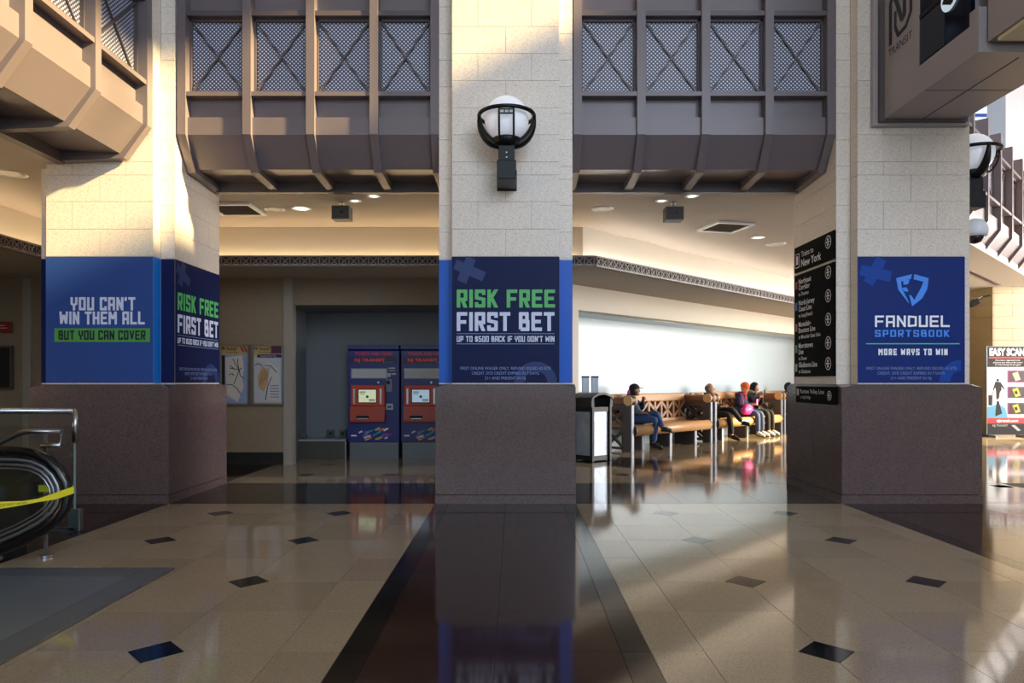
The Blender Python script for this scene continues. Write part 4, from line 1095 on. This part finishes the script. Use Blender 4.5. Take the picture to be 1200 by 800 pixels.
def person(label, loc, rz, J, skin, top, legs, shoe, hat=None, hair=None, jacket_extra=None):
    """local: +x forward, +y left, +z up.  J: joint dict."""
    t = thing('person', label, 'person', loc, rz)
    P = J['pelvis']; C = J['chest']; N = J['neck']; H = J['head']
    V = [P, lerp(P, C, .5), C, N, lerp(N, H, .45)]; E = [(0,1),(1,2),(2,3),(3,4)]; R = [(.13,.15),(.11,.13),(.12,.15),.055,.052]
    for s in ('L', 'R'):
        sh, el, wr, hp, kn, an, toe = (J[k+s] for k in ('sh','el','wr','hp','kn','an','toe'))
        b = len(V); V += [sh, el, wr]; E += [(2,b),(b,b+1),(b+1,b+2)]; R += [.055,.042,.026]
        hd = (Vector(wr)-Vector(el)).normalized(); side = hd.cross(Vector((0,0,1))).normalized()
        pm = tuple(Vector(wr)+hd*.06); V.append(pm); E.append((b+2,b+3)); R.append((.030,.018)); pi = len(V)-1
        for f in range(4):
            o_ = side*(.024*(f-1.5)/1.0*.7); l_ = (.07,.08,.075,.058)[f]
            a1 = tuple(Vector(pm)+o_+hd*l_*.55+Vector((0,0,-.01))); a2 = tuple(Vector(pm)+o_+hd*l_*.9+Vector((0,0,-.035)))
            k = len(V); V += [a1, a2]; E += [(pi,k),(k,k+1)]; R += [.009,.007]
        th = -1 if s == 'L' else 1
        k = len(V); V += [tuple(Vector(wr)+hd*.03+side*.035*th), tuple(Vector(wr)+hd*.065+side*.055*th+Vector((0,0,-.01)))]; E += [(b+2,k),(k,k+1)]; R += [.011,.009]
        b = len(V); V += [hp, kn, an, toe]; E += [(0,b),(b,b+1),(b+1,b+2),(b+2,b+3)]; R += [.085,.055,.038,(.035,.025)]
    # head with face
    hx = Vector(H); yaw = J.get('yaw', 0); pitch = J.get('pitch', 0)
    Rm = Matrix.Rotation(yaw, 3, 'Z')@Matrix.Rotation(pitch, 3, 'Y')
    hm = MB()
    def hf(v):
        x, y, z = v
        if z < 0: x *= 1-.10*(-z/.12); y *= 1-.28*(-z/.12); x += .012*(-z/.12)
        return hx+Rm@Vector((x, y, z))
    hm.ball((0,0,0), (.098,.076,.12), 20, 14, f=hf)
    hm.ball((.098,0,-.022), (.020,.013,.024), 10, 7, f=lambda v: hx+Rm@v)     # nose
    hm.ball((.082,0,-.068), (.012,.026,.008), 10, 6, f=lambda v: hx+Rm@v)     # mouth
    hm.ball((.070,0,-.100), (.022,.026,.018), 10, 6, f=lambda v: hx+Rm@v)     # chin
    for s in (-1, 1):
        hm.ball((0,s*.078,-.012), (.018,.010,.030), 8, 6, f=lambda v: hx+Rm@v)
        hm.ball((.083,s*.03,.022), (.012,.022,.007), 8, 6, f=lambda v: hx+Rm@v)
    skinned('body', V, E, R, skin, t, 2, 0, hm)
    for s in (-1, 1): MB().ball((.089,s*.030,.004), (.010,.014,.008), 10, 8, f=lambda v: hx+Rm@v).build('eye', mat('eye_dark', '1c1412', .2), t, smooth=True)
    # trousers
    V = [P]; E = []; R = [(.155,.17)]
    for s in ('L', 'R'):
        b = len(V); hp, kn, an = J['hp'+s], J['kn'+s], J['an'+s]
        V += [hp, lerp(hp, kn, .55), kn, lerp(kn, an, .5), lerp(kn, an, .93)]; E += [(0,b),(b,b+1),(b+1,b+2),(b+2,b+3),(b+3,b+4)]; R += [.105,.092,.076,.064,.060]
    skinned('trousers', V, E, R, legs, t, 2)
    # jacket
    V = [lerp(P, C, .05), lerp(P, C, .55), C, lerp(C, N, .85)]; E = [(0,1),(1,2),(2,3)]; R = [(.165,.19),(.15,.175),(.145,.18),.075]
    for s in ('L', 'R'):
        b = len(V); sh, el, wr = J['sh'+s], J['el'+s], J['wr'+s]
        V += [sh, lerp(sh, el, .6), el, lerp(el, wr, .55), lerp(el, wr, .95)]; E += [(2,b),(b,b+1),(b+1,b+2),(b+2,b+3),(b+3,b+4)]; R += [.085,.072,.066,.058,.046]
    skinned('jacket', V, E, R, top, t, 2)
    col_c = lerp(C, N, 1.0)
    MB().lathe([(.085,-.05),(.092,0),(.078,.035),(.06,.03)], col_c, 16).build('collar', top, t, smooth=True)
    for s in ('L', 'R'):
        an, toe = Vector(J['an'+s]), Vector(J['toe'+s]); d_ = (toe-an); ln = Vector((d_.x, d_.y, d_.z))
        heel = an-ln*.25; fr = Vector(toe)+ln.normalized()*.05
        pts = [heel+Vector((0,0,-.005)), an+Vector((0,0,-.005)), lerp(tuple(an), tuple(fr), .5), tuple(fr)]
        pts = [tuple(p) for p in pts]
        skinned('shoe', pts+[tuple(an+Vector((0,0,.05)))], [(0,1),(1,2),(2,3),(1,4)], [.040,.052,.048,(.040,.030),.052], shoe, t, 2, 1)
        MB().bar(tuple(heel+Vector((0,0,-.045))), tuple(fr+Vector((0,0,-.035))), .09, .02).build('shoe_sole', BLACK, t)
    if hat:
        kind, hm_ = hat
        if kind == 'cap':
            MB().ball((-.004,0,.035), (.112,.092,.098), 18, 10, f=lambda v: hx+Rm@Vector((v.x, v.y, max(v.z, .028)))).build('cap_crown', hm_, t, smooth=True)
            MB().prism([(.08,-.06),(.17,-.045),(.185,0),(.17,.045),(.08,.06)], 'z', .032, .044).build('cap_peak', hm_, t)
            o = [x for x in bpy.data.objects if x.parent == t and x.name.startswith('cap_peak')][-1]
            o.matrix_local = Matrix.Translation(hx)@Rm.to_4x4()
            MB().ball((-.03,0,-.03), (.095,.090,.11), 16, 10, f=lambda v: hx+Rm@v).build('hood_lining', hm_, t, smooth=True)
        if kind == 'knit':
            MB().ball((-.012,0,.045), (.112,.096,.105), 20, 12, f=lambda v: hx+Rm@Vector((v.x, v.y, max(v.z, .012)))).build('knit_hat', hm_, t, smooth=True)
            MB().lathe([(.100,-.02),(.112,-.01),(.112,.03),(.10,.04)], (0,0,0), 20).build('hat_cuff', hm_, t, smooth=True)
            o = [x for x in bpy.data.objects if x.parent == t and x.name.startswith('hat_cuff')][-1]
            o.matrix_local = Matrix.Translation(hx)@(Rm.to_4x4())@Matrix.Translation((-.008,0,.022))@Matrix.Diagonal((1,.86,1,1))
        if kind == 'hood':
            MB().ball((-.022,0,.012), (.115,.105,.135), 20, 14, f=lambda v: hx+Rm@Vector((min(v.x, .045), v.y, v.z))).build('hood', hm_, t, smooth=True)
    if hair: MB().ball((-.018,0,.004), (.094,.082,.098), 18, 12, f=lambda v: hx+Rm@Vector((min(v.x, .025), v.y, v.z if v.z < .055 else .055+(v.z-.055)*.8))).build('hair', hair, t, smooth=True)
    return t
def base(lean=0):
    return dict(pelvis=(0,0,.62), chest=(-.07+lean,0,.90), neck=(-.05+lean*1.3,0,1.06), head=(0+lean*1.6,0,1.19),
        shL=(-.06+lean,.17,1.0), shR=(-.06+lean,-.17,1.0), elL=(.02+lean,.23,.76), elR=(.02+lean,-.23,.76), wrL=(.22+lean,.10,.70), wrR=(.22+lean,-.10,.70),
        hpL=(.04,.09,.60), hpR=(.04,-.09,.60), knL=(.46,.13,.58), knR=(.46,-.13,.58), anL=(.47,.14,.10), anR=(.47,-.14,.10), toeL=(.60,.15,.065), toeR=(.60,-.15,.065))
def seat(u, v=.30): # world xy on the bench
    return (2.28+(u-v)*S2, 13.30+(u+v)*S2, 0)
DEN = mat('blue_denim', '2f4a78', .8, noise=.25, nscale=14); BLKC = mat('black_cloth', '121317', .85, noise=.2, nscale=12)
NAVC = mat('navy_cloth', '1c2640', .8, noise=.2, nscale=12); SHO = mat('dark_shoe', '15100e', .5)
# person 1: slouched, ankle over knee, head turned along the bench
J = base(-.02)
J.update(elR=(.02,-.26,.74), wrR=(.22,-.12,.72), elL=(.10,.22,.80), wrL=(.16,.06,.98), knR=(.46,-.10,.60), anR=(.40,-.06,.11), toeR=(.53,-.04,.065),
         knL=(.44,.02,.72), anL=(.60,-.10,.42), toeL=(.71,-.03,.40), yaw=math.radians(28), head=(0,0,1.18))
p1 = person('seated person in a black cap and blue jeans, legs crossed, on the nearest bench', seat(.62, .40), -PI/4+.35, J, SKIN2, NAVC, DEN, SHO, ('cap', BLKC))
MB().ball((-.09,-.09,1.13), (.035,.03,.055), 10, 8).build('pink_ear_muff', mat('pink_cloth', 'd04a9a', .7), p1, smooth=True)
# person 2: bald man, legs crossed
J = base(-.02)
J.update(knR=(.46,-.08,.60), anR=(.52,-.06,.11), toeR=(.65,-.04,.065), knL=(.50,.0,.72), anL=(.70,.10,.42), toeL=(.82,.12,.40), wrL=(.30,.05,.80), wrR=(.28,-.06,.78), yaw=math.radians(10))
p2 = person('seated bald person in a dark jacket with crossed legs, left on the middle bench', seat(3.62, .38), -PI/4+.15, J, mat('skin_pale', 'b98a70', .5), BLKC, BLKC, SHO, None, mat('grey_hair', '6e625c', .8))
# person 3: orange hat, navy coat, pink bag
J = base(.06)
J.update(pitch=.35, wrL=(.30,.05,.80), wrR=(.30,-.05,.80), elL=(.06,.22,.76), elR=(.06,-.22,.76), yaw=math.radians(12))
JE = mat('faded_denim', '35496c', .8, noise=.2, nscale=12)
p3 = person('seated person in an orange knitted hat and navy coat holding a phone, middle bench', seat(5.05, .36), -PI/4+.1, J, SKIN, NAVC, JE, mat('white_shoe', 'd8d4cc', .6), ('knit', mat('orange_knit', 'd05a1e', .85, noise=.2, nscale=60)))
MB().lathe([(.07,-.07),(.10,-.03),(.095,.03),(.07,.04)], (.03,0,1.07), 16).build('red_scarf', mat('red_cloth', 'a81c24', .8), p3, smooth=True)
MB().ball((.11,-.01,.96), (.03,.05,.09), 12, 8).build('scarf_end', MATS['red_cloth'], p3, smooth=True)
# person 4: black hood, phone at the face
J = base(.05)
J.update(pitch=.30, wrL=(.24,.05,.99), wrR=(.24,-.05,.99), elL=(.16,.20,.80), elR=(.16,-.20,.80))
p4 = person('seated person in a black hood and fur collar, hands raised to the face', seat(5.62, .36), -PI/4+.05, J, SKIN, BLKC, BLKC, MATS['white_shoe'], ('hood', BLKC))
MB().lathe([(.09,-.05),(.13,-.01),(.13,.03),(.09,.06)], (-.02,0,1.09), 16).build('fur_collar', mat('grey_fur', '8a8474', .95, noise=.4, nscale=60, bump=1, bscale=80), p4, smooth=True)
# person 5
J = base(.02)
p5 = person('person in dark clothes on the far bench, almost hidden by the right pillar', seat(7.62, .30), -PI/4, J, SKIN, BLKC, NAVC, SHO, ('hood', BLKC), None)
# carried things
PK = mat('magenta_nylon', 'c02a8c', .5, noise=.15, nscale=14)
x, y, _ = seat(4.86, .06)
t = thing('pink_bag', 'bright pink soft bag on the lap of the person in the orange hat', 'bag', (x, y, .50), PI/4)
MB().ball((0,.04,.17), (.21,.11,.15), 24, 14, f=lambda v: Vector((v.x*(1.12-.5*max(v.z-.15,0)/.15)+.012*math.sin(v.z*60), v.y+.01*math.sin(v.x*40), v.z if v.z > .06 else .06+(v.z-.06)*.4))).build('bag_body', PK, t, smooth=True)
MB().tube([(-.16,.06,.30),(-.12,.10,.44),(-.06,.16,.52),(.02,.22,.54)], .014, 8).build('strap', PK, t, smooth=True)
MB().tube([(-.15,-.07,.20),(0,-.085,.26),(.15,-.07,.20)], .007, 6).build('zip', mat('dark_zip', '4a1440', .5), t)
for (pp, hh, lab) in ((p3, (.40,0,.80), 'small pink phone in the hands of the person in the orange hat'), (p4, (.33,0,1.02), 'small dark phone held up by the hooded person')):
    Mx = Matrix.Translation(pp.location)@Matrix.Rotation(pp.rotation_euler.z, 4, 'Z'); q = Mx@Vector(hh)
    t = thing('phone', lab, 'phone', q, pp.rotation_euler.z)
    c_ = mat('pink_phone', 'd878b8', .4) if pp == p3 else BLACK
    MB().box(-.006, .006, -.037, .037, -.01, .13).build('case', c_, t, bevel=.003)
    MB().box(-.009, -.006, -.032, .032, 0, .12).build('screen', mat('phone_screen', '9ab0c8', .2, emit=.5), t)

# ================================================================== escalator end, glass railing, tape
t = thing('escalator_balustrade', 'escalator newel with black rubber handrail loop and glass at the left edge', 'escalator', (-3.30, 5.15, 0))
# loop in local xz, centre line of the rubber rail
rail = [(-3.2,.835),(-2.2,.835),(-1.2,.835)]+[((px-602)*5.15/815+3.30, 1.35+(447-py)*5.15/815) for px, py in ((-40,528.5),(0,528),(22,528.7),(41,531.5),(57,539),(69,550.5),(77,565),(79.5,580),(76,595),(67,608),(52,620),(28,633),(0,645),(-30,657))]
def inset(P, k):
    out_ = []
    for i_ in range(len(P)):
        p_, q_ = P[max(i_-1, 0)], P[min(i_+1, len(P)-1)]; dx, dz = q_[0]-p_[0], q_[1]-p_[1]; l_ = math.hypot(dx, dz)
        out_.append((P[i_][0]+dz/l_*k, 0, P[i_][1]-dx/l_*k))
    return out_
MB().tube(inset(rail, 0), .040, 14).build('handrail', RUB, t, smooth=True)
MB().tube(inset(rail, .062), .018, 8).build('handrail_guide', STEELB, t, smooth=True)
MB().tube(inset(rail, .100), .012, 8).build('inner_trim', STEELB, t, smooth=True)
MB().tube(inset(rail, .128), .008, 8).build('inner_trim', STEEL, t, smooth=True)
MB().prism([(-3.2, .12)]+[(p[0], p[2]) for p in inset(rail, .11)], 'y', -.006, .006).build('glass_panel', GLASS, t)
MB().box(-3.2, -.62, -.08, .08, -.0, .13).build('skirt', STEELB, t, bevel=.01)
MB().bar((-.56, 0, .0), (-.63, 0, .11), .10, .12, (0,1,0)).build('newel_foot', STEEL, t)
t = thing('escalator_floor_plate', 'grey ribbed metal floor plate at the foot of the escalator, lower left', 'floor plate', (0, 0, 0))
PLM = mat('floor_plate_metal', '6c737c', .30, metal=.25, noise=.12, nscale=2)
MB().box(-4.6, -2.66, 2.6, 4.80, .0005, .006).build('plate', PLM, t)
MB().box(-2.655, -2.46, 2.6, 4.995, .0005, .007).build('grooved_border', mat('grooved_metal', '5c626a', .4, metal=.25, noise=.4, nscale=40, stretch=(1, 20, 1)), t)
MB().box(-4.6, -2.66, 4.805, 4.995, .0005, .007).build('grooved_border', MATS['grooved_metal'], t)
for (a_, b_, c_, d_) in ((-4.6,-2.44,4.995,5.015),(-2.46,-2.44,2.6,4.995)): MB().box(a_, b_, c_, d_, .0005, .008).build('edge_trim', STEEL, t)
# stainless guard railing with glass behind the escalator
t = thing('glass_railing', 'glass guard railing with a stainless top rail behind the escalator', 'railing', (-3.97, 6.30, 0))
MB().tube([(-3.4,0,1.085),(0,0,1.085)], .026, 12).build('top_rail', STEEL, t, smooth=True)
MB().tube([(0,0,1.10),(0,0,.80)], .026, 12).build('rail_return', STEEL, t, smooth=True)
for k in range(3): MB().box(-1.15*(k+1)+.01, -1.15*k-.01, -.006, .006, .02, 1.07).build('glass_panel', GLASS, t)
MB().box(-.055, .055, -.03, .03, 0, .20).build('post_shoe', STEELB, t, bevel=.006)
MB().box(-3.4, 0, -.03, .03, 0, .03).build('base_channel', STEELB, t)
MB().box(-.012, 0, -.008, .008, .2, .82).build('glass_edge', mat('glass_edge', '7f9a98', .3), t)
t = thing('inner_stair_rail', 'slim stainless rail sloping down inside the escalator well', 'railing', (-3.60, 5.35, 0))
MB().tube([(-1.6,0,.30),(-.45,0,.83),(-.20,0,.955),(-.13,0,.97),(.12,0,.97),(.12,0,.86),(-.03,0,.86)], .02, 10).build('rail', STEEL, t, smooth=True)
MB().box(-.01, .01, -.01, .01, 0, .97).build('post', STEEL, t)
MB().lathe([(.05,0),(.05,.02)], (0,0,0), 14).build('base_disc', STEEL, t)
MB().box(-1.6, -.02, -.005, .005, .1, .8).build('glass_panel', GLASS, t)
# escalator well wall and dark opening behind
t = thing('escalator_truss_cover', 'dark metal cladding of the sunken escalator at far left', 'escalator', (0, 0, 0))
MB().box(-6.2, -4.3, 5.50, 6.15, .004, .30).build('side_cladding', mat('dark_cladding', '2a2724', .4), t)
for k in range(3): MB().box(-6.2, -4.25, 5.47, 5.50, .06+k*.09, .075+k*.09).build('trim_line', STEELB, t)
# caution tape tied round the newel
TY = mat('caution_yellow', 'e2d21a', .45)
t = thing('caution_tape', 'yellow caution tape stretched across to the black handrail loop', 'tape', (0, 0, 0))
def tp(px, py, y_): return Vector(((px-602)*y_/815, y_, 1.35+(447-py)*y_/815))
top_pts = [(-60,594,4.6),(0,587.6,4.92),(25,587,5.0),(45,584,5.04),(65,577,5.07),(86.5,569.5,5.09)]; bot_pts = [(-60,606,4.6),(0,596,4.92),(25,592,5.0),(45,588,5.04),(65,585,5.07),(86.5,578,5.09)]
tv = [tp(*p) for p in top_pts]; bv = [tp(*p) for p in bot_pts]
m = MB()
for i in range(5): m.add([bv[i], bv[i+1], tv[i+1], tv[i]], [(0,1,2,3)])
m.add([bv[5], bv[5]+Vector((-.085,.11,0)), tv[5]+Vector((-.085,.11,0)), tv[5]], [(0,1,2,3)])
o = m.build('tape_band', TY, t, fix=False); sm = o.modifiers.new('thick', 'SOLIDIFY'); sm.thickness = .0015
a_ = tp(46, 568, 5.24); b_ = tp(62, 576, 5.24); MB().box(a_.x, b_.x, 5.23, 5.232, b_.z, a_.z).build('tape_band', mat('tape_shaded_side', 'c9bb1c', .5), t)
MB().box(a_.x-.035, a_.x, 5.22, 5.24, b_.z-.03, a_.z+.03).build('tape_knot', BLACK, t)
F = font_text('CAUTION - DO NOT ENTER', 0, 0, 1.0); xm = max(p[0] for f in F for p in f); m = MB()
for f in F:
    vs = []
    for p in f:
        u_ = p[0]/xm*2.35; i = min(3, int(u_)); fr_ = u_-i
        lo = bv[i].lerp(bv[i+1], fr_); hi = tv[i].lerp(tv[i+1], fr_); q = lo.lerp(hi, .28+.42*p[1]/.72*.72); vs.append(q+Vector((0,-.004,0)))
    m.add(vs, [tuple(range(len(vs)))])
m.build('lettering', BLACK, t, fix=False)
SHIFT_T = t
# small grey device on the cladding at the edge
t = thing('control_box', 'small grey key switch box at the left edge beyond the tape', 'switch', ((1-602)*5.26/815, 5.24, 1.35-131*5.26/815))
MB().box(-.03, .03, 0, .03, -.05, .05).build('box', SPK, t, bevel=.004); MB().lathe([(.015,0),(.015,-.008)], (-.005,0,0), 12, axis='y').build('key_switch', BLACK, t)

# ================================================================== far right: poster stand, shop front
t = thing('poster_stand', 'freestanding red, black and white security poster stand reading EASY SCAN', 'poster stand', ((1180-602)*17.0/815, 17.0, 0), 0)
k = 17.0/815; q = lambda px: (px-1180)*k; Z_ = lambda py: 1.35+(447-py)*k
MB().box(q(1156), q(1206), 0, .05, Z_(509), Z_(405.5)).build('frame', STEELB, t, bevel=.006)
for px in (1160, 1202): MB().box(q(px)-.03, q(px)+.03, -.25, .30, 0, .04).build('foot', STEELB, t)
for px in (1160, 1202): MB().box(q(px)-.02, q(px)+.02, 0, .04, .03, Z_(508)).build('stand_leg', STEELB, t)
P = Panel((0,0,0), (1,0,0), (0,-1,0), t)
P.put('header_band', rect(q(1157), q(1205), Z_(430), Z_(406)), BLACK, .002)
P.put('lettering', font_text('EASY SCAN', q(1159.5), Z_(416.3), .17, q(1200.5), bold=.045), WHITE, .005, 'heavy white lettering')
P.put('red_rule', rect(q(1159), q(1205), Z_(419.8), Z_(418)), mat('poster_red', 'c41e24', .5), .005)
for i, s_ in enumerate(('If you have a magnetized ticket', 'please use your ticket at the scanner', 'for entry through the fare gates')): P.put('lettering', font_text(s_, 0, Z_(422.7+i*2.6), .034, cx=q(1181)), WHITE, .005)
P.put('white_field', rect(q(1157), q(1205), Z_(489), Z_(430)), mat('poster_white', 'e6ecf2', .5), .002)
P.put('blue_ground', [[(q(1157),Z_(489)),(q(1181),Z_(489)),(q(1178),Z_(478)),(q(1170),Z_(473)),(q(1157),Z_(477))]], mat('poster_blue', '4a92b8', .5), .003)
px_ = lambda pts: [(q(1150+a/6.16), Z_(400+b/6.16)) for a, b in pts]
P.put('walking_silhouette', [px_([(110,268),(124,268),(128,284),(118,292),(108,284)]), px_([(98,290),(140,292),(146,350),(130,372),(106,368),(100,330)]), px_([(98,296),(82,350),(88,356),(104,320)]), px_([(140,296),(168,340),(160,346),(138,320)]), px_([(106,366),(122,368),(118,420),(108,420)]), px_([(120,368),(134,366),(126,414),(118,410)]), px_([(110,430),(126,430),(150,520),(100,540)]), px_([(50,385),(80,390),(78,462),(50,462)]), px_([(72,390),(84,354),(87,356),(78,392)])], BLACK, .005)
for (z0_, z1_, c_) in ((297,208,'c9a48c'),(410,325,'c2b02a'),(527,440,'b0a43a')):
    P.put('photo_tile', rect(q(1150+186/6.16), q(1205), Z_(400+z0_/6.16), Z_(400+z1_/6.16)), mat('poster_magenta', '9a1c6a', .5), .004)
    P.put('photo_tile', rect(q(1150+196/6.16), q(1204), Z_(400+(z0_-6)/6.16), Z_(400+(z1_+6)/6.16)), mat('poster_brown', '2a1814', .5), .005)
    zc_ = (z0_+z1_)/2
    P.put('device_photo', [px_([(222,zc_-22),(262,zc_-34),(282,zc_+22),(246,zc_+34)])], mat('dev_'+c_, c_, .5), .007)
    if c_ != 'c9a48c': P.put('device_photo', [px_([(236,zc_-8),(256,zc_-12),(262,zc_+10),(244,zc_+14)])], BLACK, .009)
P.put('red_band', rect(q(1157), q(1205), Z_(496), Z_(489.5)), MATS['poster_red'], .004)
P.put('lettering', font_text('njtransit.com', q(1168), Z_(494.3), .07, q(1193), bold=.02), WHITE, .006)
P.put('footer_band', rect(q(1157), q(1205), Z_(509), Z_(496)), BLACK, .003)
P.put('lettering', font_text('NJ TRANSIT', q(1163), Z_(499.6), .05, q(1181), bold=.01), mat('footer_grey', 'a8a8ac', .5), .005)
P.put('footer_mark', [px_([(215,604),(240,602),(285,642),(262,646)])], MATS['footer_grey'], .005)
# shop front under the far ceiling
t = thing('shop_front', 'dark shop front with a lit cream sign band, seen past the right pillar', 'shop front', (0, 19.4, 0))
k = 19.4/815; Z_ = lambda py: 1.35+(447-py)*k; q = lambda px: (px-602)*k
SF = mat('shop_dark', '2c2a2c', .5)
MB().box(9.6, 13.6, .1, .3, 0, 3.75).build('wall', SF, t)
MB().box(9.6, 13.6, -.35, .1, Z_(398), Z_(379)).build('sign_canopy', mat('sign_cream', 'd8c088', .5, emit=.35, ecol='e8d098'), t, bevel=.01)
MB().box(9.6, 13.6, -.05, .1, Z_(377), Z_(345)).build('upper_panel', mat('shop_grey', '55565c', .5), t)
MB().box(9.6, 13.6, -.20, .1, Z_(379), Z_(374)).build('canopy_trim', mat('brown_trim', '5a3a28', .5), t)
P = Panel((0,-.35,0), (1,0,0), (0,-1,0), t)
P.put('lettering', font_text('AC', q(1141), Z_(394), .30, q(1163.5), bold=.03), mat('brown_letter', '43221a', .5), .006, 'dark brown capital letters')
P = Panel((0,.1,0), (1,0,0), (0,-1,0), t)
P.put('menu_board', rect(9.8, 13.4, Z_(414), Z_(402)), mat('menu_blue', '2a2f3c', .5), .004)
P.put('menu_text', rect(q(1141), q(1158), Z_(406.5), Z_(404.5))+rect(q(1141), q(1150), Z_(410.5), Z_(409)), mat('menu_red', 'a03a34', .5, emit=.2), .008)
P.put('shutter_line', sum([rect(9.7, 13.5, .2+i*.2, .215+i*.2) for i in range(9)], []), METALD, .006)
t = thing('small_spotlight', 'small black bracket spotlight seen just past the right pillar', 'lamp', ((1146-602)*12.5/815, 12.5, 1.35+93*12.5/815))
MB().bar((-.16,0,-.05), (.0,0,.02), .10, .10, (0,1,0)).build('body', DARKM, t, bevel=.01)
MB().tube([(.0,0,.02),(.10,0,.10),(.22,0,.12)], .014, 8).build('arm', DARKM, t)
MB().tube([(-.10,0,.02),(0,0,.06),(.08,0,.10)], .008, 6).build('arm_highlight', WHP, t)  # white tube drawn for the highlights on the black arm

# ---- default labels for the setting
LB = {'floor': 'polished beige tile floor with dark diamond insets and granite bands', 'wall_back': 'tan lobby wall behind the map posters', 'wall_bench_header': 'cream header above the waiting bench recess',
 'wall_bench': 'pale smooth wall behind the waiting benches', 'wall_niche': 'grey panelled niche around the ticket machines', 'wall_header': 'tan header above the ticket machine niche', 'wall_cove': 'lit cream wall above the lattice fascia', 'ceiling_lobby': 'pale lobby ceiling with vents and round lights',
 'ceiling_soffit': 'low grey soffit behind the lattice fascia', 'baseboard_back': 'black baseboard under the map posters', 'ceiling_hall': 'high hall roof', 'ceiling_wing': 'high roof of the right wing', 'ceiling_recess': 'pale underside of the bench recess',
 'wall_east': 'unseen hall side wall, its high clerestory opening shaped to the sun beam', 'wall_west': 'tan side wall of the left aisle', 'wall_south': 'glazed end wall of the hall', 'wall_upper_north': 'stone wall above the lobby openings', 'wall_upper_west': 'stone wall above the left aisle', 'wall_far_east': 'unseen end wall of the right wing, added to limit the sun', 'wall_wing_south': 'side wall of the right wing', 'wall_north': 'far wall below the high glazing',
 'window_1': 'high clerestory window', 'window_2': 'tall gridded end window', 'window_3': 'unseen right wing window with bars added to stripe the sun', 'window_4': 'bright high glazing with blue frames beyond the far balcony'}
for o in bpy.data.objects:
    if o.parent is None and o.get('kind') == 'structure' and 'label' not in o: o['label'] = LB.get(o.name, o.name.replace('_', ' ')+' of the station')
